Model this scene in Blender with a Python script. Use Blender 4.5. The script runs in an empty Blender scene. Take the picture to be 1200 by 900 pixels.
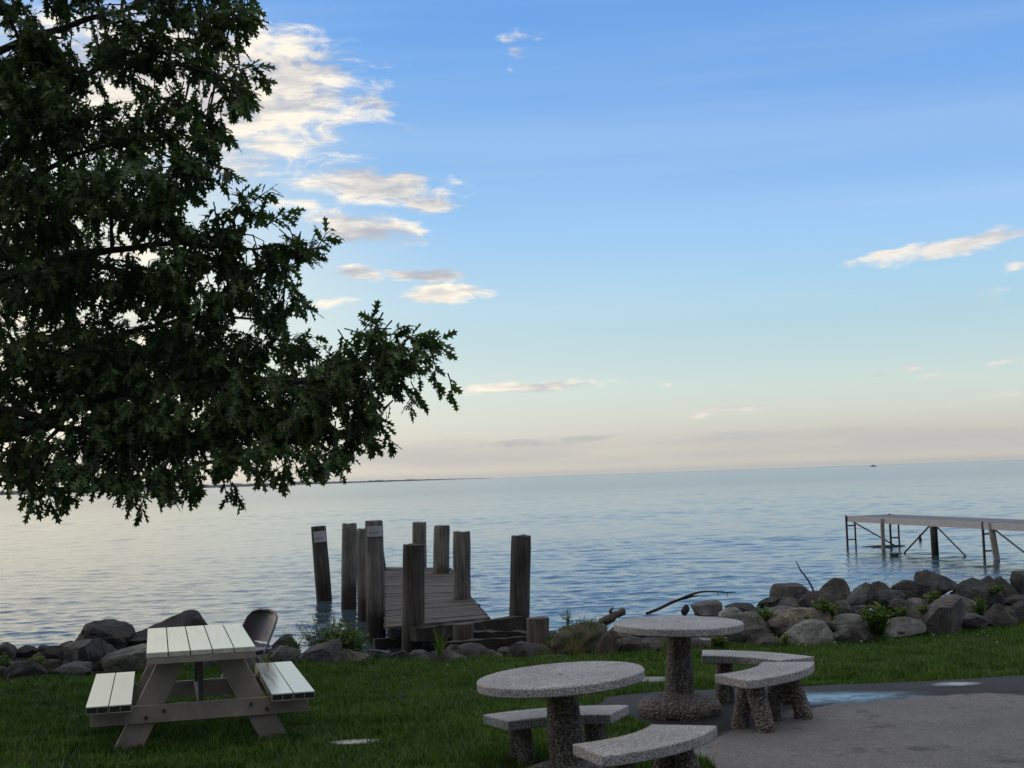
import bpy, bmesh, math, random
import numpy as np
from mathutils import Vector, Matrix, noise as mnoise

random.seed(7)
R = math.radians
sc = bpy.context.scene
col = sc.collection

# ------------------------------------------------------------------ camera
F = 1630.0                       # focal length in photo pixels (1200 wide)
EYE = Vector((0, 0, 2.05))
PITCH = math.atan(108.6 / F)
ROLL = R(1.97)
fwd = Vector((0, math.cos(PITCH), math.sin(PITCH)))
rt0 = Vector((1, 0, 0))
up0 = Vector((0, -math.sin(PITCH), math.cos(PITCH)))
rt = rt0 * math.cos(ROLL) - up0 * math.sin(ROLL)
up = up0 * math.cos(ROLL) + rt0 * math.sin(ROLL)
cam = bpy.data.cameras.new("camera")
camo = bpy.data.objects.new("camera", cam)
col.objects.link(camo)
m = Matrix((rt, up, -fwd)).transposed().to_4x4()
m.translation = EYE
camo.matrix_world = m
cam.sensor_width = 36
cam.lens = F / 1200 * 36
cam.clip_start = 0.05
cam.clip_end = 60000
sc.camera = camo


def ray(px, py):
    return rt * ((px - 600) / F) + up * ((450 - py) / F) + fwd


def P(px, py, Y):
    d = ray(px, py)
    return EYE + d * (Y / d.y)


def G(px, py, z=0.0):
    d = ray(px, py)
    return EYE + d * ((z - EYE.z) / d.z)


def azel(px, py):
    d = ray(px, py).normalized()
    return math.degrees(math.atan2(d.x, d.y)), math.degrees(math.asin(d.z))


# ------------------------------------------------------------------ world + sun
SUN_EL, SUN_AZ = R(9), R(-62)          # low sun to the left, behind cloud
SKY = 0.10
sc.view_settings.view_transform = 'Standard'
sc.view_settings.look = 'None'
sc.view_settings.exposure = 0.18
sc.view_settings.gamma = 1.0
sc.view_settings.use_curve_mapping = False

world = bpy.data.worlds.new("World")
sc.world = world
world.use_nodes = True
nt = world.node_tree
nt.nodes.clear()


class NB:
    """small node-tree writer"""
    def __init__(self, tree):
        self.t = tree

    def n(self, kind, **kw):
        nd = self.t.nodes.new(kind)
        for k, v in kw.items():
            if k.startswith('i_'):
                nd.inputs[k[2:].replace('_', ' ')].default_value = v
            else:
                setattr(nd, k, v)
        return nd

    def l(self, a, b):
        self.t.links.new(a, b)

    def put(self, sock, v):
        if hasattr(v, 'node'):
            self.t.links.new(v, sock)
        else:
            sock.default_value = v

    def math(self, op, a, b=0.0, c=0.0, clamp=False):
        nd = self.t.nodes.new('ShaderNodeMath')
        nd.operation = op
        nd.use_clamp = clamp
        for s, v in zip(nd.inputs, (a, b, c)):
            self.put(s, v)
        return nd.outputs[0]

    def mix(self, f, a, b, blend='MIX'):
        nd = self.t.nodes.new('ShaderNodeMix')
        nd.data_type = 'RGBA'
        nd.blend_type = blend
        nd.clamp_factor = True
        self.put(nd.inputs[0], f)
        for s, v in ((nd.inputs[6], a), (nd.inputs[7], b)):
            if not hasattr(v, 'node') and len(v) == 3:
                v = (*v, 1)
            self.put(s, v)
        return nd.outputs[2]

    def ramp(self, f, stops, interp='LINEAR'):
        nd = self.t.nodes.new('ShaderNodeValToRGB')
        cr = nd.color_ramp
        cr.interpolation = interp
        while len(cr.elements) < len(stops):
            cr.elements.new(0.5)
        for e, (p, c) in zip(cr.elements, stops):
            e.position = p
            e.color = (*c, 1) if hasattr(c, '__len__') else (c, c, c, 1)
        self.put(nd.inputs[0], f)
        return nd.outputs[0]

    def smooth(self, v, lo, hi, a=0.0, b=1.0):
        nd = self.t.nodes.new('ShaderNodeMapRange')
        nd.interpolation_type = 'SMOOTHSTEP'
        self.put(nd.inputs[0], v)
        nd.inputs[1].default_value = lo
        nd.inputs[2].default_value = hi
        nd.inputs[3].default_value = a
        nd.inputs[4].default_value = b
        return nd.outputs[0]

    def noise(self, vec, scale, detail=4, rough=0.55, dist=0.0, out=0):
        nd = self.t.nodes.new('ShaderNodeTexNoise')
        if vec is not None:
            self.put(nd.inputs['Vector'], vec)
        nd.inputs['Scale'].default_value = scale
        nd.inputs['Detail'].default_value = detail
        nd.inputs['Roughness'].default_value = rough
        nd.inputs['Distortion'].default_value = dist
        return nd.outputs[out]

    def mapping(self, vec, loc=(0, 0, 0), rot=(0, 0, 0), scale=(1, 1, 1), kind='POINT'):
        nd = self.t.nodes.new('ShaderNodeMapping')
        nd.vector_type = kind
        self.put(nd.inputs['Vector'], vec)
        nd.inputs['Location'].default_value = loc
        nd.inputs['Rotation'].default_value = rot
        nd.inputs['Scale'].default_value = scale
        return nd.outputs[0]


def lin(r, g, b):
    f = lambda c: (c / 255 / 12.92) if c <= 10.3 else ((c / 255 + 0.055) / 1.055) ** 2.4
    return (f(r), f(g), f(b))


w = NB(nt)
sky = w.n('ShaderNodeTexSky', sky_type='NISHITA', sun_disc=False)
sky.sun_elevation = SUN_EL
sky.sun_rotation = SUN_AZ
sky.air_density = 1.0
sky.dust_density = 1.5
sky.ozone_density = 2.0
tc = w.n('ShaderNodeTexCoord')
sep = w.n('ShaderNodeSeparateXYZ')
w.l(tc.outputs['Generated'], sep.inputs[0])
DEG = 180 / math.pi
az = w.math('MULTIPLY', w.math('ARCTAN2', sep.outputs[0], sep.outputs[1]), DEG)
el = w.math('MULTIPLY', w.math('ARCSINE', sep.outputs[2]), DEG)
cmb = w.n('ShaderNodeCombineXYZ')
w.l(az, cmb.inputs[0])
w.l(el, cmb.inputs[1])
ae = cmb.outputs[0]
# clear-air colour by height above the horizon: the side of the sun and the side away from it; unseen overhead brightened to lift the ground
eln = w.math('DIVIDE', el, 60.0, clamp=True)


def st(deg, rgb):
    return (deg / 60.0, lin(*rgb))


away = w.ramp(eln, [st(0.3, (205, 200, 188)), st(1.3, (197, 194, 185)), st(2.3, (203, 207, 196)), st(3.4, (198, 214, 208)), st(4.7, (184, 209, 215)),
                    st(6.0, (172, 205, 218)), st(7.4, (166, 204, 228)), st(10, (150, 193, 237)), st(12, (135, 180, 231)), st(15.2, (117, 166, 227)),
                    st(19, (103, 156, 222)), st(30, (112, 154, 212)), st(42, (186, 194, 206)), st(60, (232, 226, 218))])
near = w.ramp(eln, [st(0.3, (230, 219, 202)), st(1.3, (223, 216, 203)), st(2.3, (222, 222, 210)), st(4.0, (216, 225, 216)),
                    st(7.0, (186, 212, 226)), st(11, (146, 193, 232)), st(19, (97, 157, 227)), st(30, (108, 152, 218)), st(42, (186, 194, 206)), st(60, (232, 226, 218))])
side = w.smooth(az, 16.0, -24.0)
base = w.mix(side, away, near)
# brighter cream glow low on the left, where the sun stands behind cloud
gl = w.n('ShaderNodeVectorMath', operation='LENGTH')
w.l(w.mapping(ae, (-28, 7, 0), (0, 0, 0), (27, 16, 1), 'TEXTURE'), gl.inputs[0])
base = w.mix(w.smooth(gl.outputs['Value'], 1.0, 0.2, 0, 0.9), base, lin(255, 248, 216))
# faint slanting light shafts and veils in the clear air
veil = w.noise(w.mapping(ae, rot=(0, 0, R(-6)), scale=(0.022, 0.42, 1)), 1.0, 3, 0.5)
base = w.mix(w.smooth(veil, 0.40, 0.66, 0.0, 0.13), base, (0.62, 0.72, 0.78))
nish = w.mix(1.0, sky.outputs[0], (0.16, 0.16, 0.16), 'MULTIPLY')
base = w.mix(0.07, base, nish)

# clouds: (px, py, half width, half height, slant, strength)
CL = [(215, 105, 260, 118, 6, 1.35), (340, 95, 105, 78, 18, 1.2), (432, 122, 40, 26, 15, 0.8),
      (435, 216, 120, 31, 9, 1.3), (500, 240, 60, 17, 8, 1.1), (425, 268, 92, 24, 10, 1.3), (352, 240, 40, 8, 10, 0.6),
      (424, 321, 36, 14, 5, 1.5), (500, 322, 60, 12, 3, 1.5), (520, 344, 62, 18, 0, 1.5), (392, 355, 40, 6, -3, 0.85),
      (598, 46, 26, 9, 3, 0.55), (632, 47, 20, 8, 5, 0.5), (609, 64, 14, 10, 8, 0.45), (604, 80, 9, 5, 0, 0.4), (490, 154, 40, 8, 5, 0.45),
      (1135, 285, 150, 12, -6, 1.15), (1040, 298, 62, 7, -9, 1.0), (1190, 312, 40, 6, -6, 0.6), (1168, 342, 22, 14, 0, 0.45),
      (610, 454, 140, 9, 1, 1.15), (850, 480, 90, 7, -3, 0.8), (1032, 438, 22, 5, -6, 0.9), (1064, 431, 30, 5, -3, 0.95),
      (1100, 441, 30, 5, 3, 0.6), (1121, 420, 12, 5, -8, 0.8), (1180, 425, 45, 5, -2, 0.8), (793, 450, 16, 5, 0, 0.5),
      (1150, 468, 90, 6, -3, 0.35), (265, 357, 40, 8, 0, 0.7), (130, 290, 130, 26, 4, 0.7), (40, 430, 120, 30, 0, 0.8),
      (200, 520, 220, 36, 2, 0.8), (90, 400, 230, 120, 0, 0.75), (-60, 480, 260, 110, 0, 0.9), (-300, 200, 300, 160, 5, 1.3), (-380, 430, 300, 60, 0, 1.1)]
M = None
warp = w.n('ShaderNodeTexNoise')
w.put(warp.inputs['Vector'], w.mapping(ae, scale=(0.55, 1.3, 1)))
warp.inputs['Scale'].default_value = 1.0
warp.inputs['Detail'].default_value = 3
wv = w.n('ShaderNodeVectorMath', operation='MULTIPLY_ADD')
w.l(warp.outputs['Color'], wv.inputs[0])
wsc = w.n('ShaderNodeCombineXYZ')
w.l(w.smooth(el, 2, 13, 1.6, 2.4), wsc.inputs[0])
w.l(w.smooth(el, 2.5, 12, 0.22, 1.0), wsc.inputs[1])
w.l(wsc.outputs[0], wv.inputs[1])
w.l(ae, wv.inputs[2])
hlf = w.n('ShaderNodeVectorMath', operation='SCALE')
w.l(wsc.outputs[0], hlf.inputs[0])
hlf.inputs['Scale'].default_value = 0.5
off = w.n('ShaderNodeVectorMath', operation='SUBTRACT')
w.l(wv.outputs[0], off.inputs[0])
w.l(hlf.outputs[0], off.inputs[1])
aew = off.outputs[0]
for (px, py, rx, ry, sl, st_) in CL:
    a0, e0 = azel(px, py)
    k = 57.3 / F
    mp = w.mapping(aew, (a0, e0, 0), (0, 0, R(-sl) + ROLL), (rx * k, ry * k, 1), 'TEXTURE')
    ln = w.n('ShaderNodeVectorMath', operation='LENGTH')
    w.l(mp, ln.inputs[0])
    v = w.math('MULTIPLY', w.math('SUBTRACT', 1.0, ln.outputs['Value']), st_)
    M = v if M is None else w.math('MAXIMUM', M, v)
# scattered high cloud added over the unseen rest of the sky to brighten the foreground
hi = w.noise(w.mapping(tc.outputs['Generated'], scale=(1.6, 1.6, 4.0)), 1.6, 5, 0.6)
hi = w.math('MULTIPLY', w.smooth(hi, 0.40, 0.60), w.smooth(el, 22, 36))
fb = w.noise(w.mapping(ae, rot=(0, 0, R(7)), scale=(0.52, 1.35, 1)), 1.0, 11, 0.66, 0.5)
fb2 = w.noise(w.mapping(ae, (13, 4, 0), scale=(0.16, 0.85, 1)), 1.0, 6, 0.6)
dens = w.math('ADD', M, w.math('MULTIPLY', w.math('SUBTRACT', fb, 0.56), 2.1))
dens = w.math('ADD', dens, w.math('MULTIPLY', w.math('SUBTRACT', fb2, 0.5), 0.8))
cover = w.math('MULTIPLY', w.smooth(dens, -0.06, 0.72), w.smooth(M, -0.30, 0.25))
cover = w.math('MULTIPLY', cover, 0.93)
lit = w.smooth(w.math('ADD', fb2, w.math('MULTIPLY', w.math('SUBTRACT', fb, 0.5), 0.5)), 0.36, 0.62)
thick = w.smooth(dens, 0.75, 1.35)
lit = w.math('MULTIPLY', lit, w.math('SUBTRACT', 1.0, w.math('MULTIPLY', thick, 0.55)))
ccol = w.mix(lit, lin(176, 178, 186), lin(252, 241, 222))
ccol = w.mix(w.smooth(az, 5, 20, 0, 0.45), ccol, lin(214, 212, 212))
ccol = w.mix(w.smooth(el, 4.5, 1.0, 0.0, 0.75), ccol, lin(222, 212, 198))
skyc = w.mix(cover, base, ccol)
skyc = w.mix(w.math('MULTIPLY', hi, 0.8), skyc, lin(246, 244, 240))
# low grey bank of distant cloud along the horizon
bk = w.noise(w.mapping(ae, (5, 2, 0), scale=(0.10, 0.9, 1)), 1.0, 6, 0.6)
top = w.math('ADD', 1.55, w.math('MULTIPLY', w.math('SUBTRACT', bk, 0.5), 1.5))
bank = w.math('MULTIPLY', w.smooth(w.math('SUBTRACT', top, el), -0.15, 0.35), w.smooth(el, 0.15, 0.75))
bank = w.math('MULTIPLY', bank, w.smooth(bk, 0.30, 0.62))
skyc = w.mix(w.math('MULTIPLY', bank, 0.55), skyc, lin(176, 177, 179))
stk = w.n('ShaderNodeVectorMath', operation='LENGTH')
a0, e0 = azel(640, 517)
w.l(w.mapping(aew, (a0, e0, 0), (0, 0, ROLL), (4.6, 0.22, 1), 'TEXTURE'), stk.inputs[0])
skyc = w.mix(w.math('MULTIPLY', w.smooth(stk.outputs['Value'], 1.0, 0.3, 0, 0.5), w.smooth(fb, 0.35, 0.6)), skyc, lin(150, 160, 172))
# unseen sky behind the viewer, dimmed to deepen shade on faces turned this way
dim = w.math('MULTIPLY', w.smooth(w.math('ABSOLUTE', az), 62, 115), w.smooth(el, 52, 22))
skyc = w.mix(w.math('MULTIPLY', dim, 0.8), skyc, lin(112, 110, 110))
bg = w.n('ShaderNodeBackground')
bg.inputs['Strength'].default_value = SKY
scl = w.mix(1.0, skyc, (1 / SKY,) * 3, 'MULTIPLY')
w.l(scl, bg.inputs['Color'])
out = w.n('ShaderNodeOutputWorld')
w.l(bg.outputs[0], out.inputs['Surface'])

sd = bpy.data.lights.new("sun", 'SUN')
sd.energy = 0.5
sd.angle = R(14)
sd.color = (1.0, 0.86, 0.70)
so = bpy.data.objects.new("sun", sd)
col.objects.link(so)
sdir = Vector((math.sin(SUN_AZ) * math.cos(SUN_EL), math.cos(SUN_AZ) * math.cos(SUN_EL), math.sin(SUN_EL)))
so.rotation_euler = sdir.to_track_quat('Z', 'Y').to_euler()


# ------------------------------------------------------------------ materials
def material(name):
    mt = bpy.data.materials.new(name)
    mt.use_nodes = True
    t = mt.node_tree
    b = NB(t)
    bs = next(x for x in t.nodes if x.type == 'BSDF_PRINCIPLED')
    return mt, b, bs


def bump(b, bs, h, strength=0.5, dist=0.02):
    bp = b.n('ShaderNodeBump')
    bp.inputs['Strength'].default_value = strength
    bp.inputs['Distance'].default_value = dist
    b.l(h, bp.inputs['Height'])
    b.l(bp.outputs[0], bs.inputs['Normal'])
    return bp


def objco(b):
    return b.n('ShaderNodeTexCoord').outputs['Object']


def geopos(b):
    return b.n('ShaderNodeNewGeometry').outputs['Position']


def m_soil():
    mt, b, bs = material('lawn soil')
    p = geopos(b)
    n1 = b.noise(p, 1.3, 6)
    n2 = b.noise(p, 40, 3)
    c = b.ramp(n1, [(0.35, (0.022, 0.030, 0.010)), (0.6, (0.035, 0.045, 0.014)), (0.75, (0.045, 0.038, 0.022))])
    c = b.mix(0.5, c, b.ramp(n2, [(0.3, (0.3,) * 3), (0.7, (1.2,) * 3)]), 'MULTIPLY')
    b.l(c, bs.inputs['Base Color'])
    bs.inputs['Roughness'].default_value = 0.9
    bs.inputs['Specular IOR Level'].default_value = 0.2
    bump(b, bs, n2, 0.8, 0.03)
    return mt


def m_asphalt():
    mt, b, bs = material('old asphalt')
    p = geopos(b)
    fine = b.noise(p, 120, 3, 0.85)
    mid = b.noise(p, 9, 5, 0.6)
    big = b.noise(p, 0.9, 4, 0.6)
    grit = b.noise(p, 34, 4, 0.8)
    vor = b.n('ShaderNodeTexVoronoi')
    b.l(p, vor.inputs['Vector'])
    vor.inputs['Scale'].default_value = 110
    c = b.ramp(fine, [(0.25, (0.070, 0.066, 0.067)), (0.52, (0.182, 0.173, 0.172)), (0.8, (0.38, 0.362, 0.36))])
    c = b.mix(0.8, c, b.ramp(grit, [(0.32, (0.55,) * 3), (0.5, (0.97,) * 3), (0.68, (1.45,) * 3)]), 'MULTIPLY')
    c = b.mix(0.55, c, b.ramp(mid, [(0.3, (0.72,) * 3), (0.7, (1.15,) * 3)]), 'MULTIPLY')
    c = b.mix(0.6, c, b.ramp(big, [(0.3, (0.75,) * 3), (0.7, (1.15,) * 3)]), 'MULTIPLY')
    s = b.n('ShaderNodeSeparateXYZ')
    b.l(p, s.inputs[0])
    bend = b.math('MULTIPLY', b.math('MAXIMUM', b.math('SUBTRACT', 2.7, s.outputs[0]), 0.0), 1.15)
    e = b.math('ADD', b.math('SUBTRACT', s.outputs[1], 12.12), bend)
    e = b.math('ADD', e, b.math('MULTIPLY', b.math('SUBTRACT', b.noise(p, 1.7, 5, 0.6), 0.5), 1.1))
    wet = b.smooth(e, -0.06, 0.10)
    dark = b.mix(1.0, c, (0.22, 0.21, 0.22), 'MULTIPLY')
    # damp blotches on the dry part
    bl = b.smooth(b.noise(b.mapping(p, (3.1, 1.7, 0), scale=(1, 0.7, 1)), 2.6, 5, 0.65), 0.56, 0.70, 0, 0.6)
    c = b.mix(bl, c, dark)
    c = b.mix(wet, c, dark)
    b.l(c, bs.inputs['Base Color'])
    b.l(b.smooth(e, -0.05, 0.9, 0.88, 0.68), bs.inputs['Roughness'])
    bs.inputs['Specular IOR Level'].default_value = 0.22
    h = b.math('ADD', vor.outputs['Distance'], b.math('MULTIPLY', fine, 0.6))
    bump(b, bs, h, 0.7, 0.008)
    return mt


def m_puddle(name='puddle water'):
    mt, b, bs = material(name)
    p = b.n('ShaderNodeTexCoord').outputs['Generated']
    q = b.n('ShaderNodeVectorMath', operation='SUBTRACT')
    b.l(p, q.inputs[0])
    q.inputs[1].default_value = (0.5, 0.5, 0.5)
    ln = b.n('ShaderNodeVectorMath', operation='LENGTH')
    b.l(b.mapping(q.outputs[0], scale=(1, 1, 0)), ln.inputs[0])
    g = geopos(b)
    e = b.math('ADD', ln.outputs['Value'], b.math('MULTIPLY', b.math('SUBTRACT', b.noise(g, 5, 5, 0.65), 0.5), 0.30))
    film = b.smooth(e, 0.47, 0.10)
    film = b.math('MULTIPLY', film, b.smooth(b.noise(g, 30, 3, 0.6), 0.66, 0.58))
    film = b.math('MULTIPLY', film, b.smooth(b.noise(b.mapping(g, scale=(1, 2.2, 1)), 4, 3, 0.6), 0.34, 0.5, 0.55, 1.0))
    bs.inputs['Base Color'].default_value = (0.012, 0.012, 0.013, 1)
    bs.inputs['Roughness'].default_value = 0.03
    bs.inputs['Specular IOR Level'].default_value = 0.6
    bs.inputs['IOR'].default_value = 1.42
    bump(b, bs, b.noise(g, 14, 3), 0.05, 0.01)
    tr = b.n('ShaderNodeBsdfTransparent')
    mx = b.n('ShaderNodeMixShader')
    b.l(film, mx.inputs[0])
    b.l(tr.outputs[0], mx.inputs[1])
    b.l(bs.outputs[0], mx.inputs[2])
    o = next(x for x in mt.node_tree.nodes if x.type == 'OUTPUT_MATERIAL')
    b.l(mx.outputs[0], o.inputs['Surface'])
    return mt


def m_water():
    mt, b, bs = material('lake water')
    p = geopos(b)
    bs.inputs['Base Color'].default_value = (0.035, 0.060, 0.078, 1)
    bs.inputs['IOR'].default_value = 1.333
    s = b.n('ShaderNodeSeparateXYZ')
    b.l(p, s.inputs[0])
    # waves too small to model far out act as a rougher surface
    b.l(b.smooth(s.outputs[1], 60, 260, 0.05, 0.13), bs.inputs['Roughness'])
    w3 = b.noise(b.mapping(p, (1, 9, 0), rot=(0, 0, R(-12)), scale=(0.7, 1.6, 1)), 7.0, 3, 0.55)
    w1 = b.noise(b.mapping(p, rot=(0, 0, R(-8)), scale=(0.30, 1.5, 1)), 0.35, 4, 0.6, 0.5)
    far = b.smooth(s.outputs[1], 120, 260, 0, 0.16)
    h = b.math('ADD', b.math('MULTIPLY', w3, 0.012), b.math('MULTIPLY', w1, far))
    bump(b, bs, h, 1.0, 1.0)
    return mt


def m_rock():
    mt, b, bs = material('shore stone')
    p = objco(b)
    oi = b.n('ShaderNodeObjectInfo')
    add = b.n('ShaderNodeVectorMath', operation='ADD')
    sc_ = b.n('ShaderNodeVectorMath', operation='SCALE')
    cb = b.n('ShaderNodeCombineXYZ')
    for i in range(3):
        b.l(oi.outputs['Random'], cb.inputs[i])
    b.l(cb.outputs[0], sc_.inputs[0])
    sc_.inputs['Scale'].default_value = 50
    b.l(p, add.inputs[0])
    b.l(sc_.outputs[0], add.inputs[1])
    q = add.outputs[0]
    n1 = b.noise(q, 5, 8, 0.65, 0.3)
    n2 = b.noise(q, 28, 6, 0.7)
    n3 = b.noise(q, 120, 3, 0.7)
    c = b.mix(1.0, oi.outputs['Color'], b.ramp(n1, [(0.25, (0.35,) * 3), (0.5, (0.95,) * 3), (0.74, (2.0, 1.95, 1.9))]), 'MULTIPLY')
    c = b.mix(0.75, c, b.ramp(n2, [(0.3, (0.45,) * 3), (0.55, (1.0,) * 3), (0.75, (1.6,) * 3)]), 'MULTIPLY')
    c = b.mix(0.5, c, b.ramp(n3, [(0.3, (0.5,) * 3), (0.7, (1.4,) * 3)]), 'MULTIPLY')
    lich = b.smooth(b.noise(q, 14, 6, 0.75), 0.62, 0.70, 0, 0.55)
    c = b.mix(lich, c, (0.20, 0.195, 0.17))
    b.l(c, bs.inputs['Base Color'])
    bs.inputs['Roughness'].default_value = 0.8
    bs.inputs['Specular IOR Level'].default_value = 0.3
    h = b.math('ADD', b.math('MULTIPLY', n1, 0.6), b.math('ADD', b.math('MULTIPLY', n2, 0.5), b.math('MULTIPLY', n3, 0.15)))
    bump(b, bs, h, 1.0, 0.09)
    return mt


def m_terrazzo():
    mt, b, bs = material('washed concrete')
    p = objco(b)
    vor = b.n('ShaderNodeTexVoronoi')
    b.l(p, vor.inputs['Vector'])
    vor.inputs['Scale'].default_value = 150
    vs = b.n('ShaderNodeSeparateColor')
    b.l(vor.outputs['Color'], vs.inputs[0])
    c = b.ramp(vs.outputs[0], [(0.0, (0.07, 0.066, 0.066)), (0.16, (0.12, 0.113, 0.112)), (0.3, (0.27, 0.26, 0.258)), (0.7, (0.40, 0.39, 0.385)), (1.0, (0.58, 0.565, 0.555))])
    sp = b.noise(p, 420, 2, 0.7)
    c = b.mix(0.5, c, b.ramp(sp, [(0.3, (0.45,) * 3), (0.7, (1.35,) * 3)]), 'MULTIPLY')
    st_ = b.noise(p, 3.5, 5, 0.6)
    c = b.mix(0.8, c, b.ramp(st_, [(0.3, (0.66, 0.64, 0.61)), (0.65, (1.08,) * 3)]), 'MULTIPLY')
    dirt = b.smooth(b.noise(p, 7, 7, 0.7), 0.58, 0.72, 0, 0.6)
    c = b.mix(dirt, c, (0.12, 0.112, 0.095))
    b.l(c, bs.inputs['Base Color'])
    bs.inputs['Roughness'].default_value = 0.62
    bump(b, bs, b.math('ADD', vor.outputs['Distance'], sp), 0.6, 0.004)
    return mt


def m_pebble():
    mt, b, bs = material('exposed pebble concrete')
    p = objco(b)
    vor = b.n('ShaderNodeTexVoronoi')
    b.l(p, vor.inputs['Vector'])
    vor.inputs['Scale'].default_value = 66
    vs = b.n('ShaderNodeSeparateColor')
    b.l(vor.outputs['Color'], vs.inputs[0])
    c = b.ramp(vs.outputs[0], [(0.0, (0.06, 0.043, 0.033)), (0.3, (0.13, 0.100, 0.078)), (0.6, (0.19, 0.155, 0.122)), (0.88, (0.27, 0.23, 0.185)), (1.0, (0.40, 0.36, 0.30))])
    gap = b.smooth(vor.outputs['Distance'], 0.45, 0.75)
    c = b.mix(gap, c, (0.045, 0.040, 0.036))
    n = b.noise(p, 5, 4)
    c = b.mix(0.6, c, b.ramp(n, [(0.3, (0.6,) * 3), (0.7, (1.1,) * 3)]), 'MULTIPLY')
    b.l(c, bs.inputs['Base Color'])
    bs.inputs['Roughness'].default_value = 0.7
    inv = b.math('SUBTRACT', 1.0, vor.outputs['Distance'])
    bump(b, bs, inv, 1.0, 0.014)
    return mt


def m_wood(name, c0, c1, axis='Z', stain=None, gloss=0.85):
    """weathered grain along an axis of the object; stain = (world z, fade, factor) for the waterlogged foot"""
    mt, b, bs = material(name)
    p = objco(b)
    sc3 = {'Z': (22, 22, 1.2), 'X': (1.2, 22, 22), 'Y': (22, 1.2, 22)}[axis]
    oi = b.n('ShaderNodeObjectInfo')
    cb = b.n('ShaderNodeCombineXYZ')
    for i in range(3):
        b.l(b.math('MULTIPLY', oi.outputs['Random'], 37.0), cb.inputs[i])
    ad = b.n('ShaderNodeVectorMath', operation='ADD')
    b.l(p, ad.inputs[0])
    b.l(cb.outputs[0], ad.inputs[1])
    g = b.noise(b.mapping(ad.outputs[0], scale=sc3), 1.0, 6, 0.7, 0.6)
    big = b.noise(ad.outputs[0], 2.2, 5, 0.6)
    c = b.ramp(g, [(0.3, c0), (0.7, c1)])
    c = b.mix(0.8, c, b.ramp(big, [(0.3, (0.45,) * 3), (0.65, (1.2,) * 3)]), 'MULTIPLY')
    if stain:
        s = b.n('ShaderNodeSeparateXYZ')
        b.l(geopos(b), s.inputs[0])
        z = b.math('ADD', s.outputs[2], b.math('MULTIPLY', b.math('SUBTRACT', big, 0.5), 0.5))
        wf = b.smooth(z, stain[0], stain[0] - stain[1])
        c = b.mix(wf, c, b.mix(1.0, c, stain[2], 'MULTIPLY'))
    b.l(c, bs.inputs['Base Color'])
    bs.inputs['Roughness'].default_value = gloss
    bs.inputs['Specular IOR Level'].default_value = 0.3
    bump(b, bs, g, 0.7, 0.012)
    return mt


def m_paint(name, c, rough=0.4, wear=0.15, spec=0.5, streak=None):
    mt, b, bs = material(name)
    p = objco(b)
    n = b.noise(b.mapping(p, scale=streak or (6, 6, 6)), 1.0, 6, 0.65)
    f = b.noise(p, 60, 4, 0.6)
    cc = b.mix(1.0, (*c, 1), b.ramp(n, [(0.3, (1 - wear * 1.6,) * 3), (0.65, (1 + wear * 0.4,) * 3)]), 'MULTIPLY')
    b.l(cc, bs.inputs['Base Color'])
    b.l(b.smooth(n, 0.3, 0.7, rough * 0.7, rough * 1.4), bs.inputs['Roughness'])
    bs.inputs['Specular IOR Level'].default_value = spec
    bump(b, bs, f, 0.12, 0.004)
    return mt


def m_metal(name, c, rough=0.4):
    mt, b, bs = material(name)
    p = objco(b)
    n = b.noise(p, 18, 5, 0.65)
    b.l(b.mix(0.6, (*c, 1), b.ramp(n, [(0.3, (0.6,) * 3), (0.7, (1.15,) * 3)]), 'MULTIPLY'), bs.inputs['Base Color'])
    bs.inputs['Metallic'].default_value = 0.75
    bs.inputs['Roughness'].default_value = rough
    return mt


def m_leaf(name, ramp_, trans=0.25, rough=0.45, scale=3.0, nw=0.4):
    """leaf colour varies from leaf to leaf (random per island)"""
    mt, b, bs = material(name)
    ge = b.n('ShaderNodeNewGeometry')
    n = b.noise(ge.outputs['Position'], scale, 4, 0.6)
    v = b.math('ADD', b.math('MULTIPLY', ge.outputs['Random Per Island'], 1 - nw), b.math('MULTIPLY', n, nw))
    c = b.ramp(v, ramp_)
    b.l(c, bs.inputs['Base Color'])
    bs.inputs['Roughness'].default_value = rough
    bs.inputs['Specular IOR Level'].default_value = 0.22
    tl = b.n('ShaderNodeBsdfTranslucent')
    b.l(b.mix(1.0, c, (1.3, 1.5, 0.7), 'MULTIPLY'), tl.inputs['Color'])
    mx = b.n('ShaderNodeMixShader')
    mx.inputs[0].default_value = trans
    b.l(bs.outputs[0], mx.inputs[1])
    b.l(tl.outputs[0], mx.inputs[2])
    o = next(x for x in mt.node_tree.nodes if x.type == 'OUTPUT_MATERIAL')
    b.l(mx.outputs[0], o.inputs['Surface'])
    return mt


def m_plain(name, c, rough=0.8):
    mt, b, bs = material(name)
    n = b.noise(objco(b), 9, 5, 0.65)
    b.l(b.mix(0.7, (*c, 1), b.ramp(n, [(0.3, (0.55,) * 3), (0.7, (1.25,) * 3)]), 'MULTIPLY'), bs.inputs['Base Color'])
    bs.inputs['Roughness'].default_value = rough
    return mt


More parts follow.
